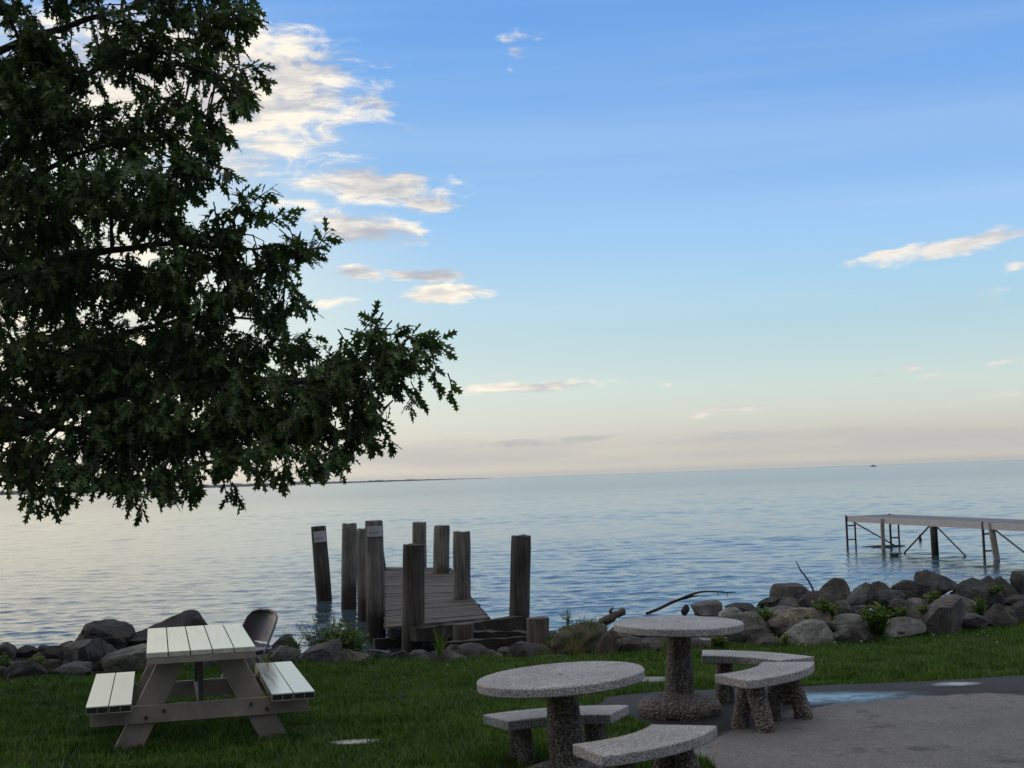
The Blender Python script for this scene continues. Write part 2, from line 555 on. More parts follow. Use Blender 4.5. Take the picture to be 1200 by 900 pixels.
MT = {
    'soil': m_soil(), 'asphalt': m_asphalt(), 'puddle': m_puddle(), 'water': m_water(), 'rock': m_rock(),
    'terrazzo': m_terrazzo(), 'pebble': m_pebble(),
    'pile': m_wood('weathered piling', (0.030, 0.026, 0.023), (0.27, 0.25, 0.23), 'Z', (0.25, 0.45, (0.22, 0.20, 0.18))),
    'pile_dark': m_wood('dark piling', (0.014, 0.012, 0.010), (0.125, 0.112, 0.10), 'Z', (0.25, 0.5, (0.4, 0.38, 0.36))),
    'deckwood': m_wood('dock planks', (0.030, 0.025, 0.022), (0.135, 0.115, 0.10), 'X'),
    'timber': m_wood('old timbers', (0.013, 0.010, 0.009), (0.070, 0.058, 0.050), 'X'),
    'stub': m_wood('cut post', (0.040, 0.032, 0.026), (0.15, 0.125, 0.105), 'Z'),
    'drift': m_wood('driftwood', (0.035, 0.028, 0.022), (0.16, 0.125, 0.095), 'Z'),
    'drift_dark': m_plain('dark branch', (0.022, 0.018, 0.016)),
    'bark': m_plain('oak bark', (0.035, 0.030, 0.026)),
    'top': m_paint('pale wet planks', (0.52, 0.55, 0.455), 0.15, 0.22, 0.6, (26, 1.6, 26)),
    'frame': m_paint('taupe frame', (0.31, 0.262, 0.222), 0.5, 0.2),
    'hollow_shade': m_plain('plank hollow', (0.012, 0.012, 0.012)),  # near-black colour for the shade inside the bench planks
    'steel': m_metal('bolt steel', (0.30, 0.29, 0.28)),
    'chair': m_paint('dark brown chair enamel', (0.075, 0.062, 0.058), 0.42, 0.15),
    'tube': m_metal('worn chair tube', (0.24, 0.23, 0.22), 0.4),
    'pierwood': m_paint('grey pier boards', (0.42, 0.405, 0.405), 0.6, 0.2),
    'piertop': m_paint('pier walking boards', (0.155, 0.150, 0.155), 0.6, 0.2),
    'pierleg': m_metal('galvanised pier leg', (0.10, 0.095, 0.095), 0.55),
    'pierpale': m_paint('pale pier post', (0.40, 0.37, 0.345), 0.6, 0.2),
    'plate': m_paint('white plate', (0.40, 0.40, 0.42), 0.4, 0.08),
    'mark': m_plain('black print', (0.02, 0.02, 0.025)),
    'slab': m_paint('concrete slab', (0.21, 0.215, 0.19), 0.7, 0.2),
    'oak': m_leaf('oak leaves', [(0.15, (0.022, 0.044, 0.022)), (0.5, (0.052, 0.094, 0.034)), (0.85, (0.105, 0.16, 0.048))], 0.30, 0.42, 1.2),
    'grass': m_leaf('grass blades', [(0.15, (0.018, 0.044, 0.005)), (0.42, (0.046, 0.100, 0.010)), (0.66, (0.092, 0.155, 0.018)), (0.92, (0.18, 0.165, 0.05))], 0.30, 0.5, 1.4, 0.62),
    'weed': m_leaf('weed leaves', [(0.2, (0.040, 0.078, 0.014)), (0.5, (0.085, 0.145, 0.024)), (0.85, (0.15, 0.22, 0.04))], 0.3, 0.5, 4),
    'weed_dark': m_leaf('dark weed leaves', [(0.2, (0.026, 0.052, 0.016)), (0.5, (0.055, 0.10, 0.026)), (0.85, (0.10, 0.155, 0.04))], 0.3, 0.5, 4),
    'straw': m_leaf('dry grass', [(0.2, (0.05, 0.055, 0.02)), (0.6, (0.12, 0.10, 0.05)), (0.9, (0.20, 0.165, 0.09))], 0.25, 0.6, 6),
    'moss': m_plain('mossy soil', (0.050, 0.044, 0.026)),
    'clover': m_plain('clover heads', (0.42, 0.42, 0.37)),
    'shoretree': m_plain('far trees', (0.030, 0.040, 0.034)),
    'boat': m_plain('far boat', (0.12, 0.12, 0.13)),
}


# ------------------------------------------------------------------ builders
def tag(o, label=None, cat=None, group=None, kind=None):
    if label:
        o['label'] = label
    if cat:
        o['category'] = cat
    if group:
        o['group'] = group
    if kind:
        o['kind'] = kind
    return o


def empty(name, loc, rz=0.0, label=None, cat=None, group=None):
    o = bpy.data.objects.new(name, None)
    o.empty_display_size = 0.1
    col.objects.link(o)
    o.location = loc
    o.rotation_euler = (0, 0, rz)
    return tag(o, label, cat, group)


def link(name, me, mat, parent=None, loc=None, smooth=None, bevel=0.0, seg=2):
    o = bpy.data.objects.new(name, me)
    col.objects.link(o)
    for q in (mat if isinstance(mat, (list, tuple)) else [mat]):
        me.materials.append(MT[q] if isinstance(q, str) else q)
    if parent is not None:
        o.parent = parent
    if loc is not None:
        o.location = loc
    if smooth is not None:
        me.shade_smooth()
        if smooth < 179:
            me.set_sharp_from_angle(angle=R(smooth))
    if bevel:
        md = o.modifiers.new("bevel", 'BEVEL')
        md.width = bevel
        md.segments = seg
        md.limit_method = 'ANGLE'
        md.angle_limit = R(35)
    return o


class MB:
    """collects boxes, tubes and lathes; build() links them as one mesh object"""
    def __init__(self):
        self.v, self.f = [], []

    def add(self, vs, fs):
        k = len(self.v)
        self.v += [tuple(q) for q in vs]
        self.f += [tuple(i + k for i in q) for q in fs]
        return self

    def box(self, c, s, rot=None):
        """box of full size s at c, rot = Matrix or None"""
        hx, hy, hz = s[0] / 2, s[1] / 2, s[2] / 2
        vs = [Vector((x * hx, y * hy, z * hz)) for z in (-1, 1) for y in (-1, 1) for x in (-1, 1)]
        if rot is not None:
            vs = [rot @ q for q in vs]
        vs = [q + Vector(c) for q in vs]
        return self.add(vs, [(0, 2, 3, 1), (4, 5, 7, 6), (0, 1, 5, 4), (2, 6, 7, 3), (0, 4, 6, 2), (1, 3, 7, 5)])

    def bar(self, a, b, w, h, upv=(0, 0, 1)):
        """board from a to b, w across, h along upv"""
        a, b = Vector(a), Vector(b)
        y = (b - a).normalized()
        x = y.cross(Vector(upv)).normalized()
        z = x.cross(y)
        rot = Matrix((x, y, z)).transposed()
        return self.box((a + b) / 2, (w, (b - a).length, h), rot)

    def tube(self, pts, radii, n=10, cap=True):
        pts = [Vector(q) for q in pts]
        if not hasattr(radii, '__len__'):
            radii = [radii] * len(pts)
        vs, fs = [], []
        ref = Vector((0.31, 0.77, 0.55))
        for i, q in enumerate(pts):
            t = (pts[min(i + 1, len(pts) - 1)] - pts[max(i - 1, 0)]).normalized()
            if abs(t.dot(ref)) > 0.95:
                ref = Vector((0.9, -0.2, 0.3))
            x = (ref - t * ref.dot(t)).normalized()
            y = t.cross(x)
            for k in range(n):
                a = 2 * math.pi * k / n
                vs.append(q + (x * math.cos(a) + y * math.sin(a)) * radii[i])
        for i in range(len(pts) - 1):
            for k in range(n):
                k2 = (k + 1) % n
                fs.append((i * n + k, i * n + k2, (i + 1) * n + k2, (i + 1) * n + k))
        if cap:
            fs.append(tuple(range(n - 1, -1, -1)))
            fs.append(tuple(range((len(pts) - 1) * n, len(pts) * n)))
        return self.add(vs, fs)

    def lathe(self, prof, n=48, c=(0, 0, 0), wob=0.0, seed=0):
        """profile of (r, z) from bottom to top"""
        c = Vector(c)
        vs, fs = [], []
        for (r, z) in prof:
            for k in range(n):
                a = 2 * math.pi * k / n
                rr = r
                if wob:
                    rr += wob * mnoise.noise(Vector((math.cos(a) * r * 9, math.sin(a) * r * 9, z * 9 + seed)))
                vs.append(c + Vector((math.cos(a) * rr, math.sin(a) * rr, z)))
        m_ = len(prof)
        for i in range(m_ - 1):
            for k in range(n):
                k2 = (k + 1) % n
                fs.append((i * n + k, i * n + k2, (i + 1) * n + k2, (i + 1) * n + k))
        fs.append(tuple(range(n - 1, -1, -1)))
        fs.append(tuple(range((m_ - 1) * n, m_ * n)))
        return self.add(vs, fs)

    def mesh(self, name):
        me = bpy.data.meshes.new(name)
        me.from_pydata(self.v, [], self.f)
        me.validate()
        me.update()
        return me

    def build(self, name, mat, parent=None, **kw):
        return link(name, self.mesh(name), mat, parent, **kw)


def np_mesh(name, verts, tris):
    me = bpy.data.meshes.new(name)
    nv, nf = len(verts), len(tris)
    me.vertices.add(nv)
    me.vertices.foreach_set('co', np.ascontiguousarray(verts, dtype=np.float32).ravel())
    me.loops.add(nf * 3)
    me.loops.foreach_set('vertex_index', np.ascontiguousarray(tris, dtype=np.int32).ravel())
    me.polygons.add(nf)
    me.polygons.foreach_set('loop_start', np.arange(0, nf * 3, 3, dtype=np.int32))
    me.polygons.foreach_set('loop_total', np.full(nf, 3, dtype=np.int32))
    me.update(calc_edges=True)
    return me


def scatter(tv, tf, mats, pos):
    """copies of a template (verts, tris) by 3x3 matrices and positions -> verts, tris"""
    tv = np.asarray(tv, float)
    tf = np.asarray(tf, int)
    k = len(pos)
    v = np.einsum('kij,nj->kni', mats, tv) + pos[:, None, :]
    f = tf[None] + (np.arange(k) * len(tv))[:, None, None]
    return v.reshape(-1, 3), f.reshape(-1, 3)


def frames(d, roll):
    """matrices whose local y runs along d, turned by roll about it"""
    d = d / np.linalg.norm(d, axis=1, keepdims=True)
    ref = np.tile(np.array([0.0, 0, 1]), (len(d), 1))
    bad = np.abs(d[:, 2]) > 0.97
    ref[bad] = (1, 0, 0)
    x = np.cross(d, ref)
    x /= np.linalg.norm(x, axis=1, keepdims=True)
    z = np.cross(x, d)
    c, s = np.cos(roll)[:, None], np.sin(roll)[:, None]
    x2 = x * c + z * s
    z2 = -x * s + z * c
    return np.stack([x2, d, z2], axis=2)


def vnoise(x, y, seed=0):
    """cheap smooth 2-D noise in numpy, 0..1"""
    rs = np.random.RandomState(seed)
    t = rs.rand(64, 64)
    xi, yi = np.floor(x).astype(int), np.floor(y).astype(int)
    fx, fy = x - xi, y - yi
    fx, fy = fx * fx * (3 - 2 * fx), fy * fy * (3 - 2 * fy)
    a = t[xi % 64, yi % 64]
    b = t[(xi + 1) % 64, yi % 64]
    c = t[xi % 64, (yi + 1) % 64]
    d = t[(xi + 1) % 64, (yi + 1) % 64]
    return (a * (1 - fx) + b * fx) * (1 - fy) + (c * (1 - fx) + d * fx) * fy


# ------------------------------------------------------------------ the ground, the lake, the asphalt
WZ = -0.50                                       # lake level below the lawn


def shore(x):
    x = np.asarray(x, float)
    q = np.clip(x - 2.5, 0, 5.5)
    return 15.65 + 0.02 * np.clip(x, -8, 3) + 0.095 * q * q + np.clip(x - 8, 0, 1e9) * 0.9


def ground_z(x, y):
    x = np.asarray(x, float)
    y = np.asarray(y, float)
    t = y - shore(x)
    wr = np.clip((x - 0.9) / 0.8, 0, 1)
    wl = np.clip((-2.2 - x) / 0.8, 0, 1)
    crown = 0.16 * wr + 0.05 * wl
    z = np.interp(t, [-0.6, 0.75, 1.3, 1.9, 2.6, 5.0], [0, 0, 1, 1, 0, 0]) * crown
    z = z + np.interp(t, [0.0, 0.5, 2.0, 3.0, 6.0], [0, 0, -0.25, -0.62, -1.6]) * (1 - np.maximum(wr, wl) * np.clip((2.6 - t) / 1.4, 0, 1))
    lawn = (vnoise(x * 0.55 + 20, y * 0.55 + 20, 3) - 0.5) * 0.05 * np.clip(-t, 0, 1) * np.clip((np.hypot(x, y) < 60) * 1.0, 0, 1)
    return z + lawn


def lines(core0, core1, step, far):
    a = list(np.arange(core0, core1 + 1e-6, step))
    s = step
    lo, hi = core0, core1
    while hi < far:
        s *= 1.6
        lo -= s
        hi += s
        a.insert(0, lo)
        a.append(hi)
    return np.array(a)


gx = lines(-9, 11, 0.25, 6400)
gy = lines(6, 23, 0.25, 6400)
X, Y = np.meshgrid(gx, gy, indexing='ij')
Z = ground_z(X, Y)
nx, ny = X.shape
gv = np.stack([X, Y, Z], -1).reshape(-1, 3)
idx = np.arange(nx * ny).reshape(nx, ny)
quad = np.stack([idx[:-1, :-1], idx[1:, :-1], idx[1:, 1:], idx[:-1, 1:]], -1).reshape(-1, 4)
tri = np.concatenate([quad[:, [0, 1, 2]], quad[:, [0, 2, 3]]])
me = np_mesh('ground', gv, tri)
ground = link('ground', me, ['soil', 'moss'], smooth=180)
cen = gv[tri].mean(1)
me.polygons.foreach_set('material_index', ((cen[:, 1] - shore(cen[:, 0])) > np.where(cen[:, 0] > 0.8, 0.75, 0.3)).astype(np.int32))
tag(ground, 'dark grassy lawn soil sloping to the stony lake bank', 'ground', kind='structure')

# the lake: real small waves where they are large enough to see, a flat sheet round them out to the horizon
S = 7000.0


def lake_mesh():
    rs = np.random.RandomState(21)
    ys = [16.2]
    while ys[-1] < 230:
        ys.append(ys[-1] + max(0.055, 0.0021 * ys[-1]))
    ys = np.array(ys)
    us = np.linspace(-1, 1, 760)
    Yg = np.repeat(ys[:, None], len(us), 1)
    Xg = us[None, :] * (0.46 * ys[:, None] + 4)
    H = np.zeros_like(Xg)
    cell = np.maximum(0.055, 0.0021 * Yg)
    for i in range(72):
        lam = 0.20 * (11.0 ** (rs.rand()))
        th = rs.normal(0, R(24)) + R(7)
        k = 2 * np.pi / lam
        slope = 0.0088 * (lam / 0.7) ** -0.38
        fade = np.clip((lam - 2.2 * cell) / (2.2 * cell), 0, 1)
        ph = k * (np.cos(th) * Yg + np.sin(th) * Xg) + rs.rand() * 6.28
        H += slope / k * fade * np.sin(ph + 0.5 * np.sin(ph * 0.5 + 1))
    gust = 0.62 + 0.8 * vnoise(Xg * 0.045 + 30, Yg * 0.10 + 30, 31) * (0.55 + 0.9 * vnoise(Xg * 0.16 + 9, Yg * 0.30 + 9, 32))
    edge = np.clip((1 - np.abs(us[None, :])) / 0.06, 0, 1) * np.clip((230 - Yg) / 60, 0, 1) * np.clip((Yg - 16.2) / 1.0, 0.0, 1)
    Zg = WZ + H * gust * edge
    n, m_ = Xg.shape
    Zg = WZ + (Zg - WZ) * (1 + 0.45 * np.clip((45 - Yg) / 22, 0, 1))
    V = np.stack([Xg, Yg, Zg], -1).reshape(-1, 3)
    ix = np.arange(n * m_).reshape(n, m_)
    q = np.stack([ix[:-1, :-1], ix[:-1, 1:], ix[1:, 1:], ix[1:, :-1]], -1).reshape(-1, 4)
    T = [q[:, [0, 1, 2]], q[:, [0, 2, 3]]]
    # flat surround: left, right, far
    b0_ = len(V)
    yl = ys[::40].tolist() + [ys[-1]]
    x0_ = Xg[::40, 0].tolist() + [Xg[-1, 0]]
    ex = []
    for y_, x_ in zip(yl, x0_):
        ex += [(x_, y_, WZ), (-S, y_, WZ), (-x_, y_, WZ), (S, y_, WZ)]
    ft = []
    for i in range(len(yl) - 1):
        a, c = b0_ + i * 4, b0_ + (i + 1) * 4
        ft += [(a + 1, a, c), (a + 1, c, c + 1), (a + 2, a + 3, c + 3), (a + 2, c + 3, c + 2)]
    e = b0_ + (len(yl) - 1) * 4
    f0 = b0_ + len(ex)
    ex += [(-S, S, WZ), (S, S, WZ), (Xg[-1, 0], S, WZ), (Xg[-1, -1], S, WZ)]
    ft += [(e + 1, e, f0 + 2), (e + 1, f0 + 2, f0), (e, e + 2, f0 + 3), (e, f0 + 3, f0 + 2), (e + 2, e + 3, f0 + 1), (e + 2, f0 + 1, f0 + 3)]
    V = np.concatenate([V, np.array(ex)])
    return np_mesh('water', V, np.concatenate(T + [np.array(ft)]))


lake = link('water', lake_mesh(), 'water', smooth=180)
tag(lake, 'rippled pale blue lake reaching the horizon', 'lake', kind='structure')

# asphalt: left rim from the lawn corner by the far table down to the bottom of the picture
rim = [(16, 14.1), (7.5, 13.6), (6.2, 13.35), (4.9, 13.25), (3.8, 13.05), (2.8, 13.02), (1.9, 12.98), (1.15, 12.98), (0.74, 12.75), (0.70, 12.35),
       (0.84, 11.85), (1.05, 11.1), (1.12, 10.5), (1.22, 9.9), (1.3, 9.4), (1.35, 8.7), (1.2, 8.0), (1.0, 7.0), (0.8, 5), (0.5, 2), (0.5, -30), (16, -30)]


def rim_dense():
    o = []
    for i in range(len(rim) - 1):
        a, c = np.array(rim[i]), np.array(rim[i + 1])
        L = np.linalg.norm(c - a)
        k = max(1, int(L / 0.12)) if 5 <= i < 19 or L < 4 else 1
        for j in range(k):
            p = a + (c - a) * j / k
            if i < 19:
                p = p + 0.09 * np.array([mnoise.fractal(Vector((p[0] * 1.6, p[1] * 1.6, 1)), 0.9, 2.0, 2), mnoise.fractal(Vector((p[0] * 1.6, p[1] * 1.6, 9)), 0.9, 2.0, 2)])
            o.append(p)
    o.append(np.array(rim[-1]))
    return o


rd = rim_dense()
bm = bmesh.new()
vs = [bm.verts.new((p[0], p[1], 0.031)) for p in rd]
fc = bm.faces.new(vs)
bmesh.ops.triangulate(bm, faces=[fc])
if sum(f.normal.z for f in bm.faces) < 0:
    bmesh.ops.reverse_faces(bm, faces=bm.faces)
me = bpy.data.meshes.new('path')
bm.to_mesh(me)
bm.free()
path = link('path', me, 'asphalt')
tag(path, 'grey asphalt path, wet and dark along the grass', 'path', kind='structure')
RIM = np.array(rd)


def in_poly(x, y, poly):
    ins = np.zeros(x.shape, bool)
    n = len(poly)
    j = n - 1
    for i in range(n):
        xi, yi = poly[i]
        xj, yj = poly[j]
        if yi != yj:
            c = ((yi > y) != (yj > y)) & (x < (xj - xi) * (y - yi) / (yj - yi) + xi)
            ins ^= c
        j = i
    return ins


def puddle(x0, x1, y0, y1, z, label, mat='puddle'):
    b = MB()
    n = 64
    cx, cy, rx, ry = (x0 + x1) / 2, (y0 + y1) / 2, (x1 - x0) / 2, (y1 - y0) / 2
    b.add([(cx + rx * math.cos(2 * math.pi * i / n), cy + ry * math.sin(2 * math.pi * i / n), z) for i in range(n)], [tuple(range(n))])
    o = b.build('puddle', mat)
    tag(o, label, 'puddle', kind='structure')
    return o


puddle(1.45, 3.75, 11.86, 12.72, 0.0355, 'long rain puddle mirroring blue sky behind the curved concrete benches')
puddle(3.62, 4.22, 12.60, 12.93, 0.0395, 'small bright rain puddle on the asphalt close to the grass edge')
gp = G(418, 874)
puddle(gp.x - 0.24, gp.x + 0.24, gp.y - 0.16, gp.y + 0.13, 0.035, 'little muddy puddle in the lawn right of the picnic table')

# ------------------------------------------------------------------ thin haze over the lake
hz = bpy.data.materials.new('lake haze')
hz.use_nodes = True
ht_ = hz.node_tree
for q in list(ht_.nodes):
    if q.type == 'BSDF_PRINCIPLED':
        ht_.nodes.remove(q)
pv = ht_.nodes.new('ShaderNodeVolumePrincipled')
pv.inputs['Color'].default_value = (0.86, 0.90, 0.96, 1)
pv.inputs['Density'].default_value = 0.00006
pv.inputs['Anisotropy'].default_value = 0.2
ht_.links.new(pv.outputs[0], next(q for q in ht_.nodes if q.type == 'OUTPUT_MATERIAL').inputs['Volume'])
haze = link('haze', MB().box((0, 0, 9.5), (24000, 24000, 26)).mesh('haze'), hz)
tag(haze, 'thin pale haze over the far lake', 'haze', kind='stuff')

# ------------------------------------------------------------------ grass blades over the lawn
rs = np.random.RandomState(11)
N = 400000
yy = 7.6 + (18.6 - 7.6) * rs.rand(N) ** 0.95
xx = (rs.rand(N) * 2 - 1) * (0.40 * yy + 1.2)
d1 = vnoise(xx * 1.1 + 30, yy * 1.1 + 30, 5)
d2 = vnoise(xx * 4.2 + 30, yy * 4.2 + 30, 6)
d3 = vnoise(xx * 14 + 30, yy * 14 + 30, 8)
t = yy - shore(xx)
keep = (t < np.where(xx > 0.8, 0.85, 0.42) + 0.5 * (d2 - 0.5)) & ~in_poly(xx, yy, RIM) & (rs.rand(N) < 0.35 + 0.9 * d2)
bare = vnoise(xx * 1.7 + 5, yy * 2.3 + 40, 41) * 0.6 + d3 * 0.4
keep &= (bare < 0.74) | (rs.rand(N) < 0.25)
keep &= ((xx - gp.x + 0.02) / 0.18) ** 2 + ((yy - gp.y) / 0.10) ** 2 > 0.7 + 0.7 * d3
xx, yy, d1, d2, d3 = xx[keep], yy[keep], d1[keep], d2[keep], d3[keep]
k = len(xx)
ht = (0.020 + 0.075 * d1 * d2 + 0.026 * rs.rand(k)) * (0.75 + 0.6 * d3) * (1 + 0.9 * (rs.rand(k) < 0.015))
wd = 0.0030 + 0.0028 * rs.rand(k)
yaw = rs.rand(k) * 2 * np.pi
lean = 0.25 + 0.7 * rs.rand(k)
zz = ground_z(xx, yy)
dx, dy = np.cos(yaw), np.sin(yaw)
px_, py_ = -dy * wd, dx * wd
base_ = np.stack([xx, yy, zz - 0.004], 1)
side_ = np.stack([px_, py_, np.zeros(k)], 1)
mid_ = base_ + np.stack([dx * ht * lean * 0.35, dy * ht * lean * 0.35, ht * 0.62], 1)
tip_ = base_ + np.stack([dx * ht * lean, dy * ht * lean, ht], 1)
gv = np.stack([base_ - side_, base_ + side_, mid_ - side_ * 0.8, mid_ + side_ * 0.8, tip_], 1).reshape(-1, 3)
gf = (np.array([[0, 1, 3], [0, 3, 2], [2, 3, 4]])[None] + (np.arange(k) * 5)[:, None, None]).reshape(-1, 3)
gr = link('grass', np_mesh('grass', gv, gf), 'grass')
tag(gr, 'short dark green lawn grass between the asphalt and the rocks', 'grass', kind='stuff')

# white clover heads in the lawn
fl = MB()
spots = [(913, 755, 30, 4), (1000, 760, 60, 8), (1180, 752, 40, 8), (1110, 750, 60, 4), (770, 785, 40, 6), (30, 815, 60, 8), (550, 790, 80, 10), (950, 758, 40, 3)]
for (sx, sy, spx, spy), cnt in zip(spots, (13, 7, 6, 4, 3, 3, 3, 6)):
    for _ in range(cnt):
        q = G(sx + random.uniform(-1, 1) * spx, sy + random.uniform(-1, 1) * spy)
        if in_poly(np.array([q.x]), np.array([q.y]), RIM)[0]:
            continue
        z0 = float(ground_z(q.x, q.y))
        r = random.uniform(0.005, 0.009)
        hgt = random.uniform(0.05, 0.075)
        fl.tube([(q.x, q.y, z0 + hgt - r), (q.x, q.y, z0 + hgt), (q.x, q.y, z0 + hgt + r)], [r * 0.7, r, r * 0.5], 6)
tag(fl.build('clover_flowers', 'clover'), 'scattered white clover heads in the lawn before the rocks', 'flowers', kind='stuff')


# ------------------------------------------------------------------ far shore and a far boat
def far_shore():
    b = MB()
    prev = None
    secs = []
    for i in range(420):
        px = -620 + i * 2.85
        yl = 579.3 - 0.0344 * px
        D = 4300 + 900 * max(0, px) / 560
        dr = ray(px, yl)
        base = Vector((dr.x / dr.y * D, D, WZ))
        fade = min(1.0, max(0.0, (560 - px) / 420)) ** 0.8
        h = (3 + 11 * (0.5 + 0.5 * mnoise.fractal(Vector((px * 0.03, 3, 1)), 1.0, 2.0, 5))) * (0.15 + 0.85 * fade) + 5 * fade
        h *= 0.75 + 0.5 * random.random()
        secs.append((base, h))
    vs, fs = [], []
    for (q, h) in secs:
        vs += [q, q + Vector((0, 0, h * 0.8)), q + Vector((0, 25, h)), q + Vector((0, 60, h * 0.7)), q + Vector((0, 90, 0))]
    for i in range(len(secs) - 1):
        for k in range(4):
            fs.append((i * 5 + k, (i + 1) * 5 + k, (i + 1) * 5 + k + 1, i * 5 + k + 1))
    b.add(vs, fs)
    o = b.build('shoreline_woods', 'shoretree')
    tag(o, 'thin dark line of trees on the far shore at the left horizon', 'far woods', kind='stuff')


far_shore()
bp_ = G(1023, 545.6, WZ)
sc_b = 1500 / bp_.y
bx, by = bp_.x * sc_b, 1500.0
rt_ = empty('fishing_boat', (bx, by, WZ), 0.2, 'tiny dark boat far out on the lake near the right horizon', 'boat')
hb = MB()
hb.add([(-2.6, -0.8, 0), (2.0, -0.8, 0), (3.4, 0, 0), (2.0, 0.8, 0), (-2.6, 0.8, 0),
        (-2.8, -1.05, 0.95), (2.2, -1.05, 1.05), (4.0, 0, 1.25), (2.2, 1.05, 1.05), (-2.8, 1.05, 0.95)],
       [(4, 3, 2, 1, 0), (5, 6, 7, 8, 9), (0, 1, 6, 5), (1, 2, 7, 6), (2, 3, 8, 7), (3, 4, 9, 8), (4, 0, 5, 9)])
hb.build('hull', 'boat', rt_)
hb = MB()
hb.add([(-0.4, -0.7, 1.0), (0.9, -0.7, 1.0), (0.9, 0.7, 1.0), (-0.4, 0.7, 1.0), (-0.4, -0.6, 2.1), (0.5, -0.6, 2.1), (0.5, 0.6, 2.1), (-0.4, 0.6, 2.1)],
       [(0, 1, 5, 4), (1, 2, 6, 5), (2, 3, 7, 6), (3, 0, 4, 7), (4, 5, 6, 7), (3, 2, 1, 0)])
hb.build('cabin', 'boat', rt_)


